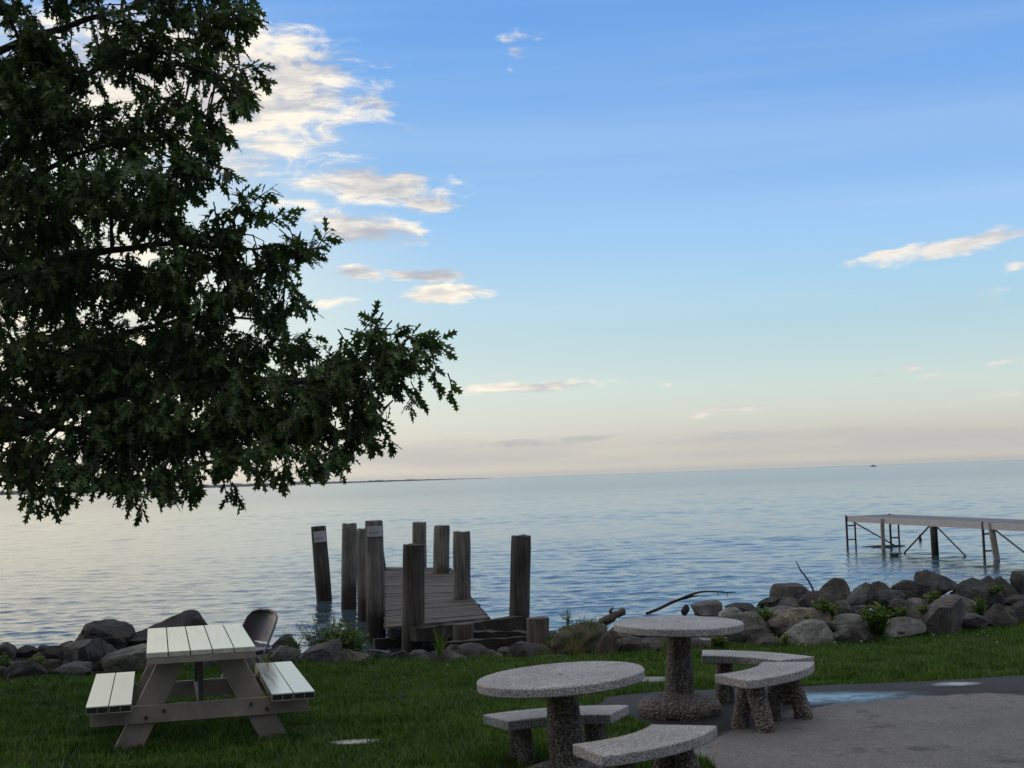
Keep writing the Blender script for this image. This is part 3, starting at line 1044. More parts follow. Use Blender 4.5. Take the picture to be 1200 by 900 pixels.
# ------------------------------------------------------------------ oak tree
def oak():
    rs = np.random.RandomState(4)
    D0 = 13.0
    base = Vector((-5.75, 13.1, 0))
    root = empty('oak_tree', base, 0, 'large dark oak with pointed lobed leaves, its branches hanging over the lawn and picnic table', 'tree')
    inv = -np.array(base)

    # ---- trunk and limbs
    trunk = MB()
    tp, tr = [], []
    for z, dx, r in ((-0.1, 0, .46), (0.12, 0, .36), (0.5, 0, .30), (1.2, .02, .27), (2.4, .06, .25), (3.6, .02, .215), (5.0, -.05, .175), (6.5, .04, .125), (8.0, .0, .075), (9.4, .08, .03)):
        tp.append(Vector((dx, 0.03 * math.sin(z * 2), z)))
        tr.append(r)
    trunk.tube(tp, tr, 16)
    trunk.build('trunk', 'bark', root, smooth=60)
    lb = MB()
    limbs = []

    def limb(z0, pts, r0):
        """limb from the trunk at z0 through picture points (px, py, depth)"""
        p = [Vector((base.x, base.y, z0))] + [P(*q) for q in pts]
        # smooth
        q = []
        for i in range(len(p) - 1):
            a, c = p[i], p[i + 1]
            a0 = p[i - 1] if i else a
            c1 = p[i + 2] if i + 2 < len(p) else c
            for j in range(5):
                u = j / 5
                q.append(0.5 * ((2 * a) + (c - a0) * u + (2 * a0 - 5 * a + 4 * c - c1) * u * u + (3 * a - a0 - 3 * c + c1) * u ** 3))
        q.append(p[-1])
        n = len(q)
        jit = [x + Vector((random.uniform(-.02, .02), random.uniform(-.02, .02), random.uniform(-.02, .02))) if 0 < i < n - 1 else x for i, x in enumerate(q)]
        lb.tube([x - base for x in jit], [max(0.012, r0 * (1 - 0.92 * (i / (n - 1)) ** 0.8)) for i in range(n)], 9)
        limbs.extend(jit)

    limb(2.35, [(-20, 512, 13.1), (40, 500, 13.0), (110, 470, 12.8), (200, 455, 12.6), (300, 450, 12.5), (400, 440, 12.5), (480, 415, 12.5)], .13)
    limb(2.6, [(0, 480, 13.0), (90, 505, 12.7), (180, 525, 12.5), (280, 520, 12.5), (380, 515, 12.4)], .06)
    limb(2.9, [(0, 440, 13.8), (120, 400, 14.2), (240, 370, 14.4), (330, 380, 14.5)], .07)
    limb(3.5, [(0, 330, 13.0), (90, 300, 12.9), (190, 285, 12.8), (280, 290, 12.8), (350, 288, 12.8)], .065)
    limb(4.3, [(0, 190, 13.1), (60, 125, 13.0), (105, 85, 13.0), (180, 70, 12.9), (270, 95, 12.8)], .075)
    limb(4.6, [(-10, 230, 13.0), (70, 190, 12.9), (150, 170, 12.8), (220, 190, 12.7)], .05)
    limb(5.4, [(0, 60, 13.2), (120, 20, 13.0), (220, -10, 13.0), (280, 20, 12.9)], .055)
    limb(6.2, [(10, -60, 13.1), (90, -130, 13.1), (180, -160, 13.0)], .07)
    limb(2.9, [(-200, 470, 12.8), (-300, 440, 12.4), (-420, 430, 12.2)], .11)
    limb(3.8, [(-180, 320, 13.6), (-300, 240, 14.2), (-420, 210, 14.4)], .11)
    limb(5.0, [(-160, 150, 13.0), (-270, 60, 12.6), (-380, 20, 12.4)], .09)
    limb(3.2, [(-80, 420, 15.0), (-40, 360, 16.2)], .10)
    limb(4.2, [(-150, 280, 11.6), (-180, 240, 10.4)], .10)
    limb(7.0, [(-150, -140, 13.1), (-200, -200, 13.0)], .06)
    LP = np.array([list(q) for q in limbs])

    # ---- masses of foliage: (px, py, rx, ry, depth, depth radius, density)
    puffs = [
        # bottom skirt
        (20, 520, 55, 40, 12.6, 1.0, 1.0), (70, 535, 45, 32, 12.2, .8, .9), (130, 550, 45, 26, 12.0, .7, .95), (178, 562, 22, 18, 11.8, .35, 1.0), (195, 262, 50, 26, 12.6, .8, 1.1), (230, 285, 40, 22, 12.6, .7, 1.1), (120, 30, 50, 28, 12.9, .9, .9), (90, 105, 50, 30, 12.8, .9, 1.0), (30, 420, 45, 34, 12.6, .9, 1.0), (255, 350, 40, 28, 12.7, .8, 1.0), (230, 512, 60, 26, 12.4, .8, 1.1), (320, 503, 50, 26, 12.3, .8, 1.1), (150, 520, 55, 26, 12.4, .8, 1.1), (60, 45, 50, 30, 13.0, .9, .9), (20, 112, 40, 34, 12.9, .9, 1.0), (350, 500, 40, 22, 12.2, .6, 1.0),
        (148, 566, 26, 14, 11.8, .4, .9), (215, 545, 45, 24, 11.9, .7, 1.0), (262, 548, 38, 22, 12.0, .6, 1.0), (310, 524, 45, 22, 12.0, .7, 1.0),
        (355, 524, 38, 17, 12.1, .5, 1.0), (390, 529, 20, 12, 12.1, .3, .9), (35, 560, 30, 14, 12.2, .4, .7), (95, 568, 30, 12, 12.1, .4, .7),
        # the big arm to the right
        (120, 490, 75, 45, 12.8, 1.1, 1.1), (200, 480, 75, 50, 12.8, 1.1, 1.2), (280, 470, 70, 50, 12.6, 1.0, 1.2), (345, 465, 60, 45, 12.5, .9, 1.2),
        (400, 450, 50, 45, 12.5, .8, 1.1), (430, 478, 40, 32, 12.4, .6, 1.0), (448, 425, 42, 35, 12.5, .6, 1.0), (472, 421, 28, 25, 12.5, .4, .85),
         (440, 395, 22, 12, 12.5, .3, .7), (415, 505, 30, 20, 12.4, .4, .9), (395, 412, 26, 16, 12.5, .4, .9),
        # middle
        (60, 420, 80, 60, 13.2, 1.3, 1.1), (150, 410, 80, 55, 13.0, 1.3, 1.25), (235, 405, 65, 50, 12.9, 1.1, 1.25), (305, 410, 50, 38, 12.9, .9, 1.1),
        (330, 372, 26, 26, 12.9, .5, .9), (300, 345, 32, 26, 12.9, .5, .95), (350, 400, 24, 16, 12.7, .4, .9),
        (60, 330, 75, 45, 13.0, 1.2, 1.2), (140, 320, 70, 45, 12.9, 1.2, 1.25), (215, 325, 50, 42, 12.8, 1.0, 1.15), (265, 310, 38, 28, 12.8, .7, 1.0),
        (310, 295, 30, 20, 12.8, .4, .9), (345, 288, 20, 13, 12.8, .3, .7), (325, 318, 18, 18, 12.8, .3, .8), (280, 275, 24, 14, 12.8, .4, .75),
        # upper
        (40, 235, 65, 50, 12.9, 1.2, 1.2), (110, 225, 65, 48, 12.5, 1.2, 1.25), (180, 215, 55, 42, 12.4, 1.0, 1.2), (230, 215, 32, 38, 12.6, .7, 1.0),
        (235, 180, 28, 28, 12.7, .5, .9), (285, 240, 18, 14, 12.8, .3, .75), (265, 255, 20, 16, 12.8, .3, .8),
        (35, 145, 60, 45, 13.0, 1.2, 1.15), (100, 145, 55, 40, 12.9, 1.1, 1.15), (165, 140, 48, 36, 12.8, .9, 1.1), (215, 128, 34, 28, 12.8, .6, .9),
        (255, 102, 32, 20, 12.8, .5, .85), (285, 98, 16, 11, 12.8, .25, .7), (245, 135, 18, 20, 12.8, .3, .75),
        (25, 75, 50, 36, 13.1, 1.0, 1.0), (75, 70, 40, 34, 13.0, .9, .95), (140, 75, 50, 32, 12.9, .9, 1.0), (200, 65, 42, 32, 12.9, .7, .95),
        (235, 30, 42, 26, 12.9, .7, .95), (180, 15, 50, 28, 13.0, .8, 1.0), (280, 15, 18, 12, 12.9, .25, .8), (10, 15, 30, 26, 13.2, .9, .9),
        (265, 50, 22, 14, 12.9, .3, .7), (135, -15, 60, 26, 13.1, .9, 1.0), (40, -30, 60, 30, 13.2, 1.2, .9), (235, -20, 60, 26, 13.0, .8, .9),
        # above and left of the frame
        (60, -110, 120, 70, 13.2, 1.6, .6), (180, -90, 80, 50, 13.0, 1.2, .6), (-80, -60, 110, 90, 13.2, 2.0, .6), (-80, 120, 110, 110, 13.2, 2.2, .6),
        (-90, 300, 110, 110, 13.2, 2.4, .6), (-100, 460, 110, 70, 13.0, 2.4, .6), (-260, 40, 140, 120, 13.2, 2.2, .5), (-280, 230, 150, 120, 13.2, 2.4, .5),
        (-290, 420, 150, 90, 13.0, 2.2, .5), (-430, 180, 110, 120, 13.2, 1.8, .45), (-440, 400, 110, 90, 13.0, 1.8, .45), (-120, -190, 150, 90, 13.2, 1.9, .5),
        (-40, 330, 120, 130, 15.6, 1.3, .5), (-170, 250, 150, 150, 10.6, 1.0, .4), (-260, -150, 110, 80, 13.2, 1.5, .45), (60, 230, 110, 110, 14.9, .9, .45), (120, 420, 120, 70, 14.6, .8, .5),
    ]
    tw = MB()
    LP_, LD_, SZ_ = [], [], []          # leaf positions, directions, sizes

    def twig(p0, d, length, nleaf, size, weep):
        pts = [p0]
        q = p0.copy()
        dd = d.copy()
        for s in range(4):
            dd = dd + np.array([0, 0, -weep * 0.16]) + rs.normal(0, .10, 3)
            dd /= np.linalg.norm(dd)
            q = q + dd * length / 4
            pts.append(q)
        tw.tube([Vector(x) - base for x in pts], [.008, .0065, .005, .0035, .002], 4, cap=False)
        pts = np.array(pts)
        for i in range(nleaf):
            u = 0.2 + 0.8 * (i + rs.rand() * .6) / nleaf
            j = min(3, int(u * 4))
            pos = pts[j] + (pts[j + 1] - pts[j]) * (u * 4 - j)
            ax = pts[j + 1] - pts[j]
            ax = ax / np.linalg.norm(ax)
            out = rs.normal(0, 1, 3)
            out -= ax * out.dot(ax)
            out /= np.linalg.norm(out) + 1e-6
            ld = ax * (0.35 + 0.9 * u) + out * (1.05 - .35 * u) + np.array([0, 0, -0.85 * weep - .2])
            LP_.append(pos)
            LD_.append(ld)
            SZ_.append(size * (0.55 + 0.8 * rs.rand()))

    for (px, py, rx, ry, dep, dr_, den) in puffs:
        c = np.array(P(px, py, dep))
        mx, mz = rx * dep / F, ry * dep / F
        area = math.pi * mx * mz
        nt_ = max(8, int(den * area * 125))
        a = LP[np.argmin(((LP - c) ** 2).sum(1))]
        mid = (a + c) / 2 + rs.normal(0, .06, 3) + np.array([0, 0, .05])
        L = np.linalg.norm(c - a)
        tw.tube([Vector(a) - base, Vector(mid) - base, Vector(c) - base], [.014 + .012 * min(1, L), .014, .008], 5, cap=False)
        clump = [rs.normal(0, .42, 3) for _ in range(max(3, nt_ // 7))]
        for _ in range(nt_):
            v = clump[rs.randint(len(clump))] + rs.normal(0, .24, 3)
            n = np.linalg.norm(v)
            if n > 0.95:
                v *= (0.95 - .25 * rs.rand()) / n
                n = .9
            tip = c + v * np.array([mx, dr_, mz])
            d = v * np.array([mx, dr_ * .7, mz]) + rs.normal(0, .16, 3)
            d = d + (c - a) * 0.25
            d /= np.linalg.norm(d) + 1e-6
            ln = .22 + .16 * rs.rand()
            p0 = tip - d * ln * .7
            if rs.rand() < .12:
                s0 = c + v * np.array([mx, dr_, mz]) * .25
                tw.tube([Vector(s0) - base, Vector((s0 + p0) / 2 + rs.normal(0, .03, 3)) - base, Vector(p0) - base], [.007, .006, .006], 4, cap=False)
            twig(p0, d, ln, rs.randint(6, 11), .088, .8)
    # single shoots that stick out of the outline: (px, py, dx, dy)
    for (px, py, ux, uy) in [(355, 292, 22, -18), (340, 300, 26, -6), (300, 258, 14, -24), (292, 246, 14, -16), (484, 404, 24, 4), (482, 420, 22, -8), (470, 398, 20, -14),
                             (455, 395, 10, -14), (430, 395, 6, -14), (508, 425, 10, 20), (485, 445, 10, 18), (398, 532, 10, 14), (388, 526, 20, 4), (285, 92, 16, -4), (280, 105, 14, 12),
                             (272, 15, 20, 2), (270, 8, 18, -8), (262, 60, 14, 10), (255, 140, 8, 14), (176, 564, -4, 20), (190, 566, 4, 12), (150, 566, -10, 10), (225, 556, 4, 18), (270, 560, 4, 18),
                             (60, 568, 2, 12), (20, 566, 2, 12), (370, 536, 6, 10), (335, 534, 8, 12), (345, 338, 14, 12), (330, 350, 10, -4), (440, 510, 10, 8), (250, 195, 12, 6), (225, 160, 16, -4)]:
        a = np.array(P(px, py, 12.6))
        e = np.array(P(px + ux, py + uy, 12.6 + rs.normal(0, .15)))
        d = (e - a) / np.linalg.norm(e - a)
        for _ in range(3):
            twig(a + rs.normal(0, .05, 3), d + rs.normal(0, .15, 3), np.linalg.norm(e - a) * 1.0 + .06, 8, .095, .55)
    lb.v and lb.build('limbs', 'bark', root, smooth=60)
    tw.build('twigs', 'bark', root)

    # ---- lobed leaf, length 1 along y, points on the lobes
    half = [(0.0, 0.0), (.025, .10), (.12, .20), (.23, .32), (.085, .34), (.10, .44), (.31, .64), (.11, .58), (.11, .70), (.20, .87), (.08, .82), (.0, 1.0)]
    spine = [0.0, .10, .18, .26, .34, .44, .52, .58, .70, .78, .84, 1.0]
    tv, tf = [], []
    for s in (-1, 1):
        o = len(tv)
        for (x, y), sy in zip(half, spine):
            z = -0.10 * (y - .4) ** 2 + 0.22 * x
            tv.append((s * x, y, z))
            tv.append((0, sy, -0.10 * (sy - .4) ** 2))
        for i in range(len(half) - 1):
            a, b_, c_, d_ = o + 2 * i, o + 2 * i + 1, o + 2 * i + 2, o + 2 * i + 3
            for t_ in ((a, c_, d_), (a, d_, b_)):
                tf.append(t_ if s > 0 else t_[::-1])
    pos = np.array(LP_)
    d = np.array(LD_)
    sz = np.array(SZ_)
    mats = frames(d, rs.normal(0, .9, len(d))) * (sz * 1.5)[:, None, None]
    v, f = scatter(tv, tf, mats, pos + inv)
    me = np_mesh('crown', v, f)
    link('crown', me, 'oak', root)
    print('oak leaves', len(pos))


oak()


# ------------------------------------------------------------------ picnic table
def picnic_table():
    root = empty('picnic_table', (-2.71, 11.79, 0.0), math.asin(0.25), 'taupe picnic table with pale wet plank top and two attached benches on the lawn', 'picnic table')
    root.scale = (0.965, 1, 1)
    L, top = 1.94, 0.80
    t = MB()
    for i in range(5):
        t.box((-0.344 + 0.172 * i, 0, top - 0.02), (0.165, L, 0.04))
    t.build('tabletop', 'top', root, bevel=0.004)
    a = MB()
    for s in (-1, 1):
        a.box((0, s * (L / 2 - 0.018), top - 0.066), (0.853, 0.03, 0.05))
        a.box((s * 0.41, 0, top - 0.066), (0.03, L - 0.08, 0.05))
    a.box((0, 0.6, top - 0.064), (0.78, 0.05, 0.046)).box((0, -0.6, top - 0.064), (0.78, 0.05, 0.046))
    a.build('apron', 'frame', root, bevel=0.003)
    for s in (-1, 1):
        q = MB()
        for j in (-0.5, 0.5):
            x0 = s * 0.72 + j * 0.176
            q.box((x0, 0, 0.4205), (0.168, L + 0.02, 0.009))
        seat = q.build('seat', 'top', root)
        h = MB()
        for j in (-0.5, 0.5):
            x0 = s * 0.72 + j * 0.176
            h.box((x0, 0, 0.3705), (0.168, L + 0.016, 0.006))
            for e in (-0.0815, 0, 0.0815):
                h.box((x0 + e, 0, 0.3947), (0.005, L + 0.016, 0.0426))
        h.build('plank_web', 'frame', seat)
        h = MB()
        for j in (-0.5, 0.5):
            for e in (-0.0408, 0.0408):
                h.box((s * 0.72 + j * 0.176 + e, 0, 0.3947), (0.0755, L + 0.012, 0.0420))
        h.build('shade_fill', 'hollow_shade', seat)  # solid dark boxes stand for the shade in the open plank ends
    for y in (-0.6, 0.6):
        o = -0.02 if y < 0 else 0.02
        for s in (-1, 1):
            g = MB()
            # board with ends cut level with the ground and the top
            w2 = 0.115
            z0, z1 = 0.0, top - 0.09
            xa, xb = s * 0.60, s * 0.215
            vs = []
            for yy in (y - 0.02, y + 0.02):
                vs += [(xa - w2, yy, z0), (xa + w2, yy, z0), (xb + w2, yy, z1), (xb - w2, yy, z1)]
            g.add(vs, [(0, 1, 2, 3), (7, 6, 5, 4), (0, 4, 5, 1), (1, 5, 6, 2), (2, 6, 7, 3), (3, 7, 4, 0)])
            g.build('leg', 'frame', root, bevel=0.004)
        cb = MB().box((0, y + o * 2.1, 0.29), (1.75, 0.04, 0.138))
        beam = cb.build('cross_beam', 'frame', root, bevel=0.004)
        for x in (-0.44, -0.30, 0.40, 0.53):
            sgn = -1 if y < 0 else 1
            zb = 0.31 if abs(x) < 0.42 else 0.265
            MB().tube([(x, y + o * 2.1 + sgn * 0.019, zb), (x, y + o * 2.1 + sgn * 0.032, zb)], 0.016, 10).build('bolt', 'pierleg', beam)
        MB().box((0, y + o * 0.2, 0.545), (0.042, 0.03, 0.38)).build('centre_post', 'pierleg', root, bevel=0.003)
    MB().bar((0, -0.58, 0.34), (0, 0.58, 0.34), 0.05, 0.03).build('spine', 'frame', root, bevel=0.003)


picnic_table()


def folding_chair():
    root = empty('folding_chair', (-2.68, 13.85, 0.0), R(-40), 'dark brown folding metal chair with rounded back behind the picnic table', 'chair')
    # faces local -y
    w = 0.235
    f = MB()
    pts = []
    arc = [(-w, -0.25, 0.0), (-w, -0.10, 0.26), (-w, 0.04, 0.50), (-w, 0.13, 0.66), (-w * .95, 0.175, 0.74), (-w * .72, 0.20, 0.79), (-w * .3, 0.21, 0.81)]
    pts = arc + [(-x, y, z) for (x, y, z) in reversed(arc)]
    f.tube(pts, 0.0125, 10)
    f.build('front_frame', 'tube', root, smooth=60)
    g = MB()
    for s in (-1, 1):
        g.tube([(s * .185, 0.27, 0.0), (s * .185, 0.06, 0.28), (s * .185, -0.14, 0.44)], 0.0115, 10)
    g.tube([(-.185, 0.20, 0.095), (.185, 0.20, 0.095)], 0.009, 8)
    g.build('rear_legs', 'tube', root, smooth=60)
    MB().tube([(-w, -0.17, 0.14), (w, -0.17, 0.14)], 0.009, 8).build('front_stretcher', 'tube', root, smooth=60)
    st_ = MB()
    n = 20
    ring = []
    for i in range(n):
        a = 2 * math.pi * i / n
        c, s = math.cos(a), math.sin(a)
        ring.append((math.copysign(abs(c) ** .45, c) * 0.20, math.copysign(abs(s) ** .45, s) * 0.20 - 0.03))
    vs = [(x, y, 0.425) for x, y in ring] + [(x, y, 0.447) for x, y in ring] + [(x * .8, y * .8 - .005, 0.438) for x, y in ring]
    fs = [tuple(range(n - 1, -1, -1)), tuple(range(2 * n, 3 * n))]
    for i in range(n):
        j = (i + 1) % n
        fs += [(i, j, n + j, n + i), (n + i, n + j, 2 * n + j, 2 * n + i)]
    st_.add(vs, fs).build('seat', 'chair', root, smooth=50)
    # curved back panel, rounded at the top
    bk = MB()
    nu, nv = 14, 8
    vs = []
    for th in (0, 1):
        for j in range(nv + 1):
            v = j / nv
            z = 0.515 + 0.295 * v
            half = w * (1.0 if v < 0.55 else math.sqrt(max(0.02, 1 - ((v - 0.55) / 0.47) ** 2)) * 1.0)
            half = min(half, w) * (0.93 + 0.07 * min(1, v * 3))
            for i in range(nu + 1):
                u = -1 + 2 * i / nu
                y = 0.055 + 0.155 * v + 0.045 * (1 - u * u) - 0.02 * (v > 0.9)
                vs.append((u * half, y + th * 0.006, z))
    fs = []
    k = (nu + 1) * (nv + 1)
    q = lambda th, i, j: th * k + j * (nu + 1) + i
    for j in range(nv):
        for i in range(nu):
            fs.append((q(0, i, j), q(0, i + 1, j), q(0, i + 1, j + 1), q(0, i, j + 1)))
            fs.append((q(1, i, j), q(1, i, j + 1), q(1, i + 1, j + 1), q(1, i + 1, j)))
    for i in range(nu):
        fs += [(q(0, i, 0), q(1, i, 0), q(1, i + 1, 0), q(0, i + 1, 0)), (q(0, i, nv), q(0, i + 1, nv), q(1, i + 1, nv), q(1, i, nv))]
    for j in range(nv):
        fs += [(q(0, 0, j), q(0, 0, j + 1), q(1, 0, j + 1), q(1, 0, j)), (q(0, nu, j), q(1, nu, j), q(1, nu, j + 1), q(0, nu, j + 1))]
    bk.add(vs, fs).build('backrest', 'chair', root, smooth=50)


folding_chair()


# ------------------------------------------------------------------ round concrete tables and curved benches
def round_table(label):
    root = empty('round_table', (0, 0, 0), 0, label, 'table', 'round concrete tables')
    r, z = 0.565, 0.74
    prof = [(0.02, z - .066), (r - .012, z - .066), (r, z - .056), (r, z - .008), (r - .008, z), (0.026, z), (0.022, z - .02), (0.002, z - .022)]
    MB().lathe(prof, 120, wob=.004, seed=8).build('tabletop', 'terrazzo', root, smooth=40)
    prof = [(0.02, 0.10), (.128, .12), (.126, .20), (.119, .35), (.110, .52), (.105, .62), (.104, z - .064), (0.02, z - .0635)]
    MB().lathe(prof, 40, wob=.012, seed=2).build('pedestal', 'pebble', root, smooth=60)
    prof = [(0.02, -.03), (.335, -.03), (.362, .02), (.365, .05), (.350, .085), (.31, .112), (.25, .132), (.19, .148), (.145, .165), (0.10, .175)]
    MB().lathe(prof, 56, wob=.02, seed=5).build('base', 'pebble', root, smooth=60)
    return root


def copy_tree(o, parent=None):
    c = o.copy()
    col.objects.link(c)
    c.parent = parent
    for ch in list(o.children):
        copy_tree(ch, c)
    return c


t1 = round_table('nearer round speckled concrete table tilting down to the left, on the grass edge')
t2 = copy_tree(t1)
t2['label'] = 'farther round speckled concrete table with wide pebble foot standing on the wet asphalt'


def place(o, x, y, z, tiltx=0.0, tilty=0.0, rz=0.0):
    o.matrix_world = Matrix.Translation((x, y, z)) @ Matrix.Rotation(R(tilty), 4, 'Y') @ Matrix.Rotation(R(tiltx), 4, 'X') @ Matrix.Rotation(rz, 4, 'Z')


place(t1, 0.295, 9.45, -0.022, 0.0, -3.0, 1.0)
place(t2, 1.305, 11.75, 0.048, 0.0, 1.3, 0.0)
t2.scale = (0.957, 0.957, 1)


def curved_bench():
    root = empty('curved_bench', (0, 0, 0), 0, 'curved concrete bench', 'bench', 'curved concrete benches')
    ri, ro, half, zt, th = 0.90, 1.33, R(25.5), 0.43, 0.068
    Rm = 1.115
    n = 28
    vs, fs = [], []

    def sec(a, k, inset, z):
        s = 1 if k else -1
        return None
    rows = []
    for i in range(n + 1):
        a = -half + 2 * half * i / n
        c, s = math.cos(a), math.sin(a)
        rows.append([(ri * c - Rm, ri * s, zt), (ro * c - Rm, ro * s, zt), (ro * c - Rm, ro * s, zt - th), (ri * c - Rm, ri * s, zt - th)])
    for r_ in rows:
        vs += r_
    for i in range(n):
        for k in range(4):
            k2 = (k + 1) % 4
            fs.append((i * 4 + k, (i + 1) * 4 + k, (i + 1) * 4 + k2, i * 4 + k2))
    fs.append((0, 1, 2, 3))
    fs.append((n * 4 + 3, n * 4 + 2, n * 4 + 1, n * 4))
    MB().add(vs, fs).build('seat', 'terrazzo', root, smooth=40, bevel=0.008)
    for a in (-R(15), R(15)):
        c, s = math.cos(a), math.sin(a)
        for sg in (-1, 1):
            pts, rr = [], []
            for u, (off, z, r) in enumerate([(.02, zt - th + .002, .070), (.045, .30, .074), (.085, .20, .070), (.118, .10, .070), (.132, .02, .076), (.134, -.04, .070)]):
                q = Rm + sg * off
                pts.append((q * c - Rm, q * s, z))
                rr.append(r + random.uniform(-.004, .004))
            MB().tube(pts, rr, 16).build('leg', 'pebble', root, smooth=70)
    return root


b0 = curved_bench()
for i, (x, y, z, bear, tx, ty, lab) in enumerate([
        (0.775, 8.60, 0.0, -43, 0, 0, 'nearest curved concrete bench, cut off by the lower edge, in front of the nearer table'),
        (0.25, 10.14, -0.075, 92, 0, -1.5, 'curved concrete bench standing on the grass just behind the nearer round table'),
        (1.985, 11.16, 0.02, -38, 0, 0, 'curved concrete bench with splayed pebble legs on dry asphalt, in front of the long puddle'),
        (2.02, 12.30, 0.0, 56, 0, 1.0, 'curved concrete bench farthest back, between the farther round table and the lawn')]):
    o = b0 if i == 0 else copy_tree(b0)
    o['label'] = lab
    if i in (1, 3):
        SC = 0.93
    else:
        SC = 1.0
    place(o, x, y, z, tx, ty, R(bear))
    o.scale = (SC, SC, 1)


# ------------------------------------------------------------------ slabs set in the lawn
def slab(px0, px1, py, depth, hgt, label):
    a, c = G(px0, py), G(px1, py)
    z0 = float(ground_z((a.x + c.x) / 2, a.y))
    root = MB().box(((a.x + c.x) / 2, (a.y + c.y) / 2 + depth / 2, z0 + hgt / 2 - .05), (c.x - a.x, depth, hgt + .1), Matrix.Rotation(math.atan2(c.y - a.y, c.x - a.x), 3, 'Z'))
    tag(root.build('concrete_slab', 'slab', bevel=0.008), label, 'slab')


slab(712, 784, 804, 0.30, 0.045, 'narrow concrete slab in the grass behind the nearer round table')
slab(800, 838, 760, 0.25, 0.10, 'small pale concrete block in the grass behind the farther table')


# ------------------------------------------------------------------ old wooden dock, mooring posts, timber crib
def pile_pts(pxt, pyt, pxb, Y, zb=-1.7):
    top = P(pxt, pyt, Y)
    wl = P(pxb, 561 + (EYE.z - WZ) * F / Y, Y)
    d = (wl - top) / (top.z - wl.z)
    return top, top + d * (top.z - zb)


def pile(name, pxt, pyt, pxb, Y, dia, mat, parent=None, origin=None, seed=0, plate=None):
    top, bot = pile_pts(pxt, pyt, pxb, Y)
    n, m_ = 22, 18
    ax = (top - bot).normalized()
    x = Vector((1, 0, 0))
    x = (x - ax * x.dot(ax)).normalized()
    y = ax.cross(x)
    vs, fs = [], []
    Ln = (top - bot).length
    L0 = origin if origin is not None else Vector((bot.x, bot.y, WZ))
    for j in range(m_ + 1):
        u = j / m_
        c = bot + ax * Ln * u
        for k in range(n):
            a = 2 * math.pi * k / n
            r = dia / 2 * (1.04 - 0.06 * u)
            r *= 1 + 0.05 * mnoise.noise(Vector((math.cos(a) * 1.4 + seed * 7.1, math.sin(a) * 1.4, u * 5)))
            r *= 1 + 0.02 * mnoise.noise(Vector((math.cos(a) * 6 + seed * 3.1, math.sin(a) * 6, u * 3)))
            dz = 0
            if j == m_:
                dz = 0.025 * mnoise.noise(Vector((math.cos(a) * 1.1 + seed, math.sin(a) * 1.1, 3.3)))
                r *= 0.97
            vs.append(c + (x * math.cos(a) + y * math.sin(a)) * r + ax * dz - L0)
    for j in range(m_):
        for k in range(n):
            k2 = (k + 1) % n
            fs.append((j * n + k, j * n + k2, (j + 1) * n + k2, (j + 1) * n + k))
    # end grain: a ring stepped in, then a sunken middle
    for rr, dz in ((0.75, 0.006), (0.4, -0.012)):
        for k in range(n):
            a = 2 * math.pi * k / n
            vs.append(top + (x * math.cos(a) + y * math.sin(a)) * dia / 2 * rr + ax * (dz + 0.02 * mnoise.noise(Vector((math.cos(a) * rr * 2, math.sin(a) * rr * 2, seed + .5)))) - L0)
    for j in (m_, m_ + 1):
        for k in range(n):
            k2 = (k + 1) % n
            fs.append((j * n + k, j * n + k2, (j + 1) * n + k2, (j + 1) * n + k))
    fs.append(tuple(range((m_ + 2) * n, (m_ + 3) * n)))
    mb = MB().add(vs, fs)
    o = mb.build(name, mat, parent, smooth=50)
    if parent is None:
        o.location = L0
    if plate:
        # thin plate bent round the post, facing the lawn: (drop from the top, height, angle centre, half angle)
        drop, hh, ac, ah = plate
        pb = MB()
        vs, fs = [], []
        for q in range(9):
            a = ac - ah + 2 * ah * q / 8
            for rr in (1.06, 1.10):
                for zz in (-drop, -drop - hh):
                    vs.append(top + (x * math.cos(a) + y * math.sin(a)) * dia / 2 * rr + ax * zz - L0)
        for q in range(8):
            i = q * 4
            fs += [(i, i + 4, i + 5, i + 1), (i + 2, i + 3, i + 7, i + 6), (i, i + 2, i + 6, i + 4), (i + 1, i + 5, i + 7, i + 3)]
        fs += [(0, 1, 3, 2), (32, 34, 35, 33)]
        pl = pb.add(vs, fs).build('plate', 'plate', o, smooth=40)
        mk = MB()
        for (a0, a1, d0, d1) in ((-.62, -.42, .60, .72), (-.30, .05, .62, .68), (.12, .40, .60, .66)):
            vs = []
            for a in (a0, a1):
                aa = ac + a * ah
                for zz in (-drop - hh * d0, -drop - hh * d1):
                    vs.append(top + (x * math.cos(aa) + y * math.sin(aa)) * dia / 2 * 1.115 + ax * zz - L0)
            mk.add(vs, [(0, 1, 3, 2)])
        mk.build('print', 'mark', pl)
    return o


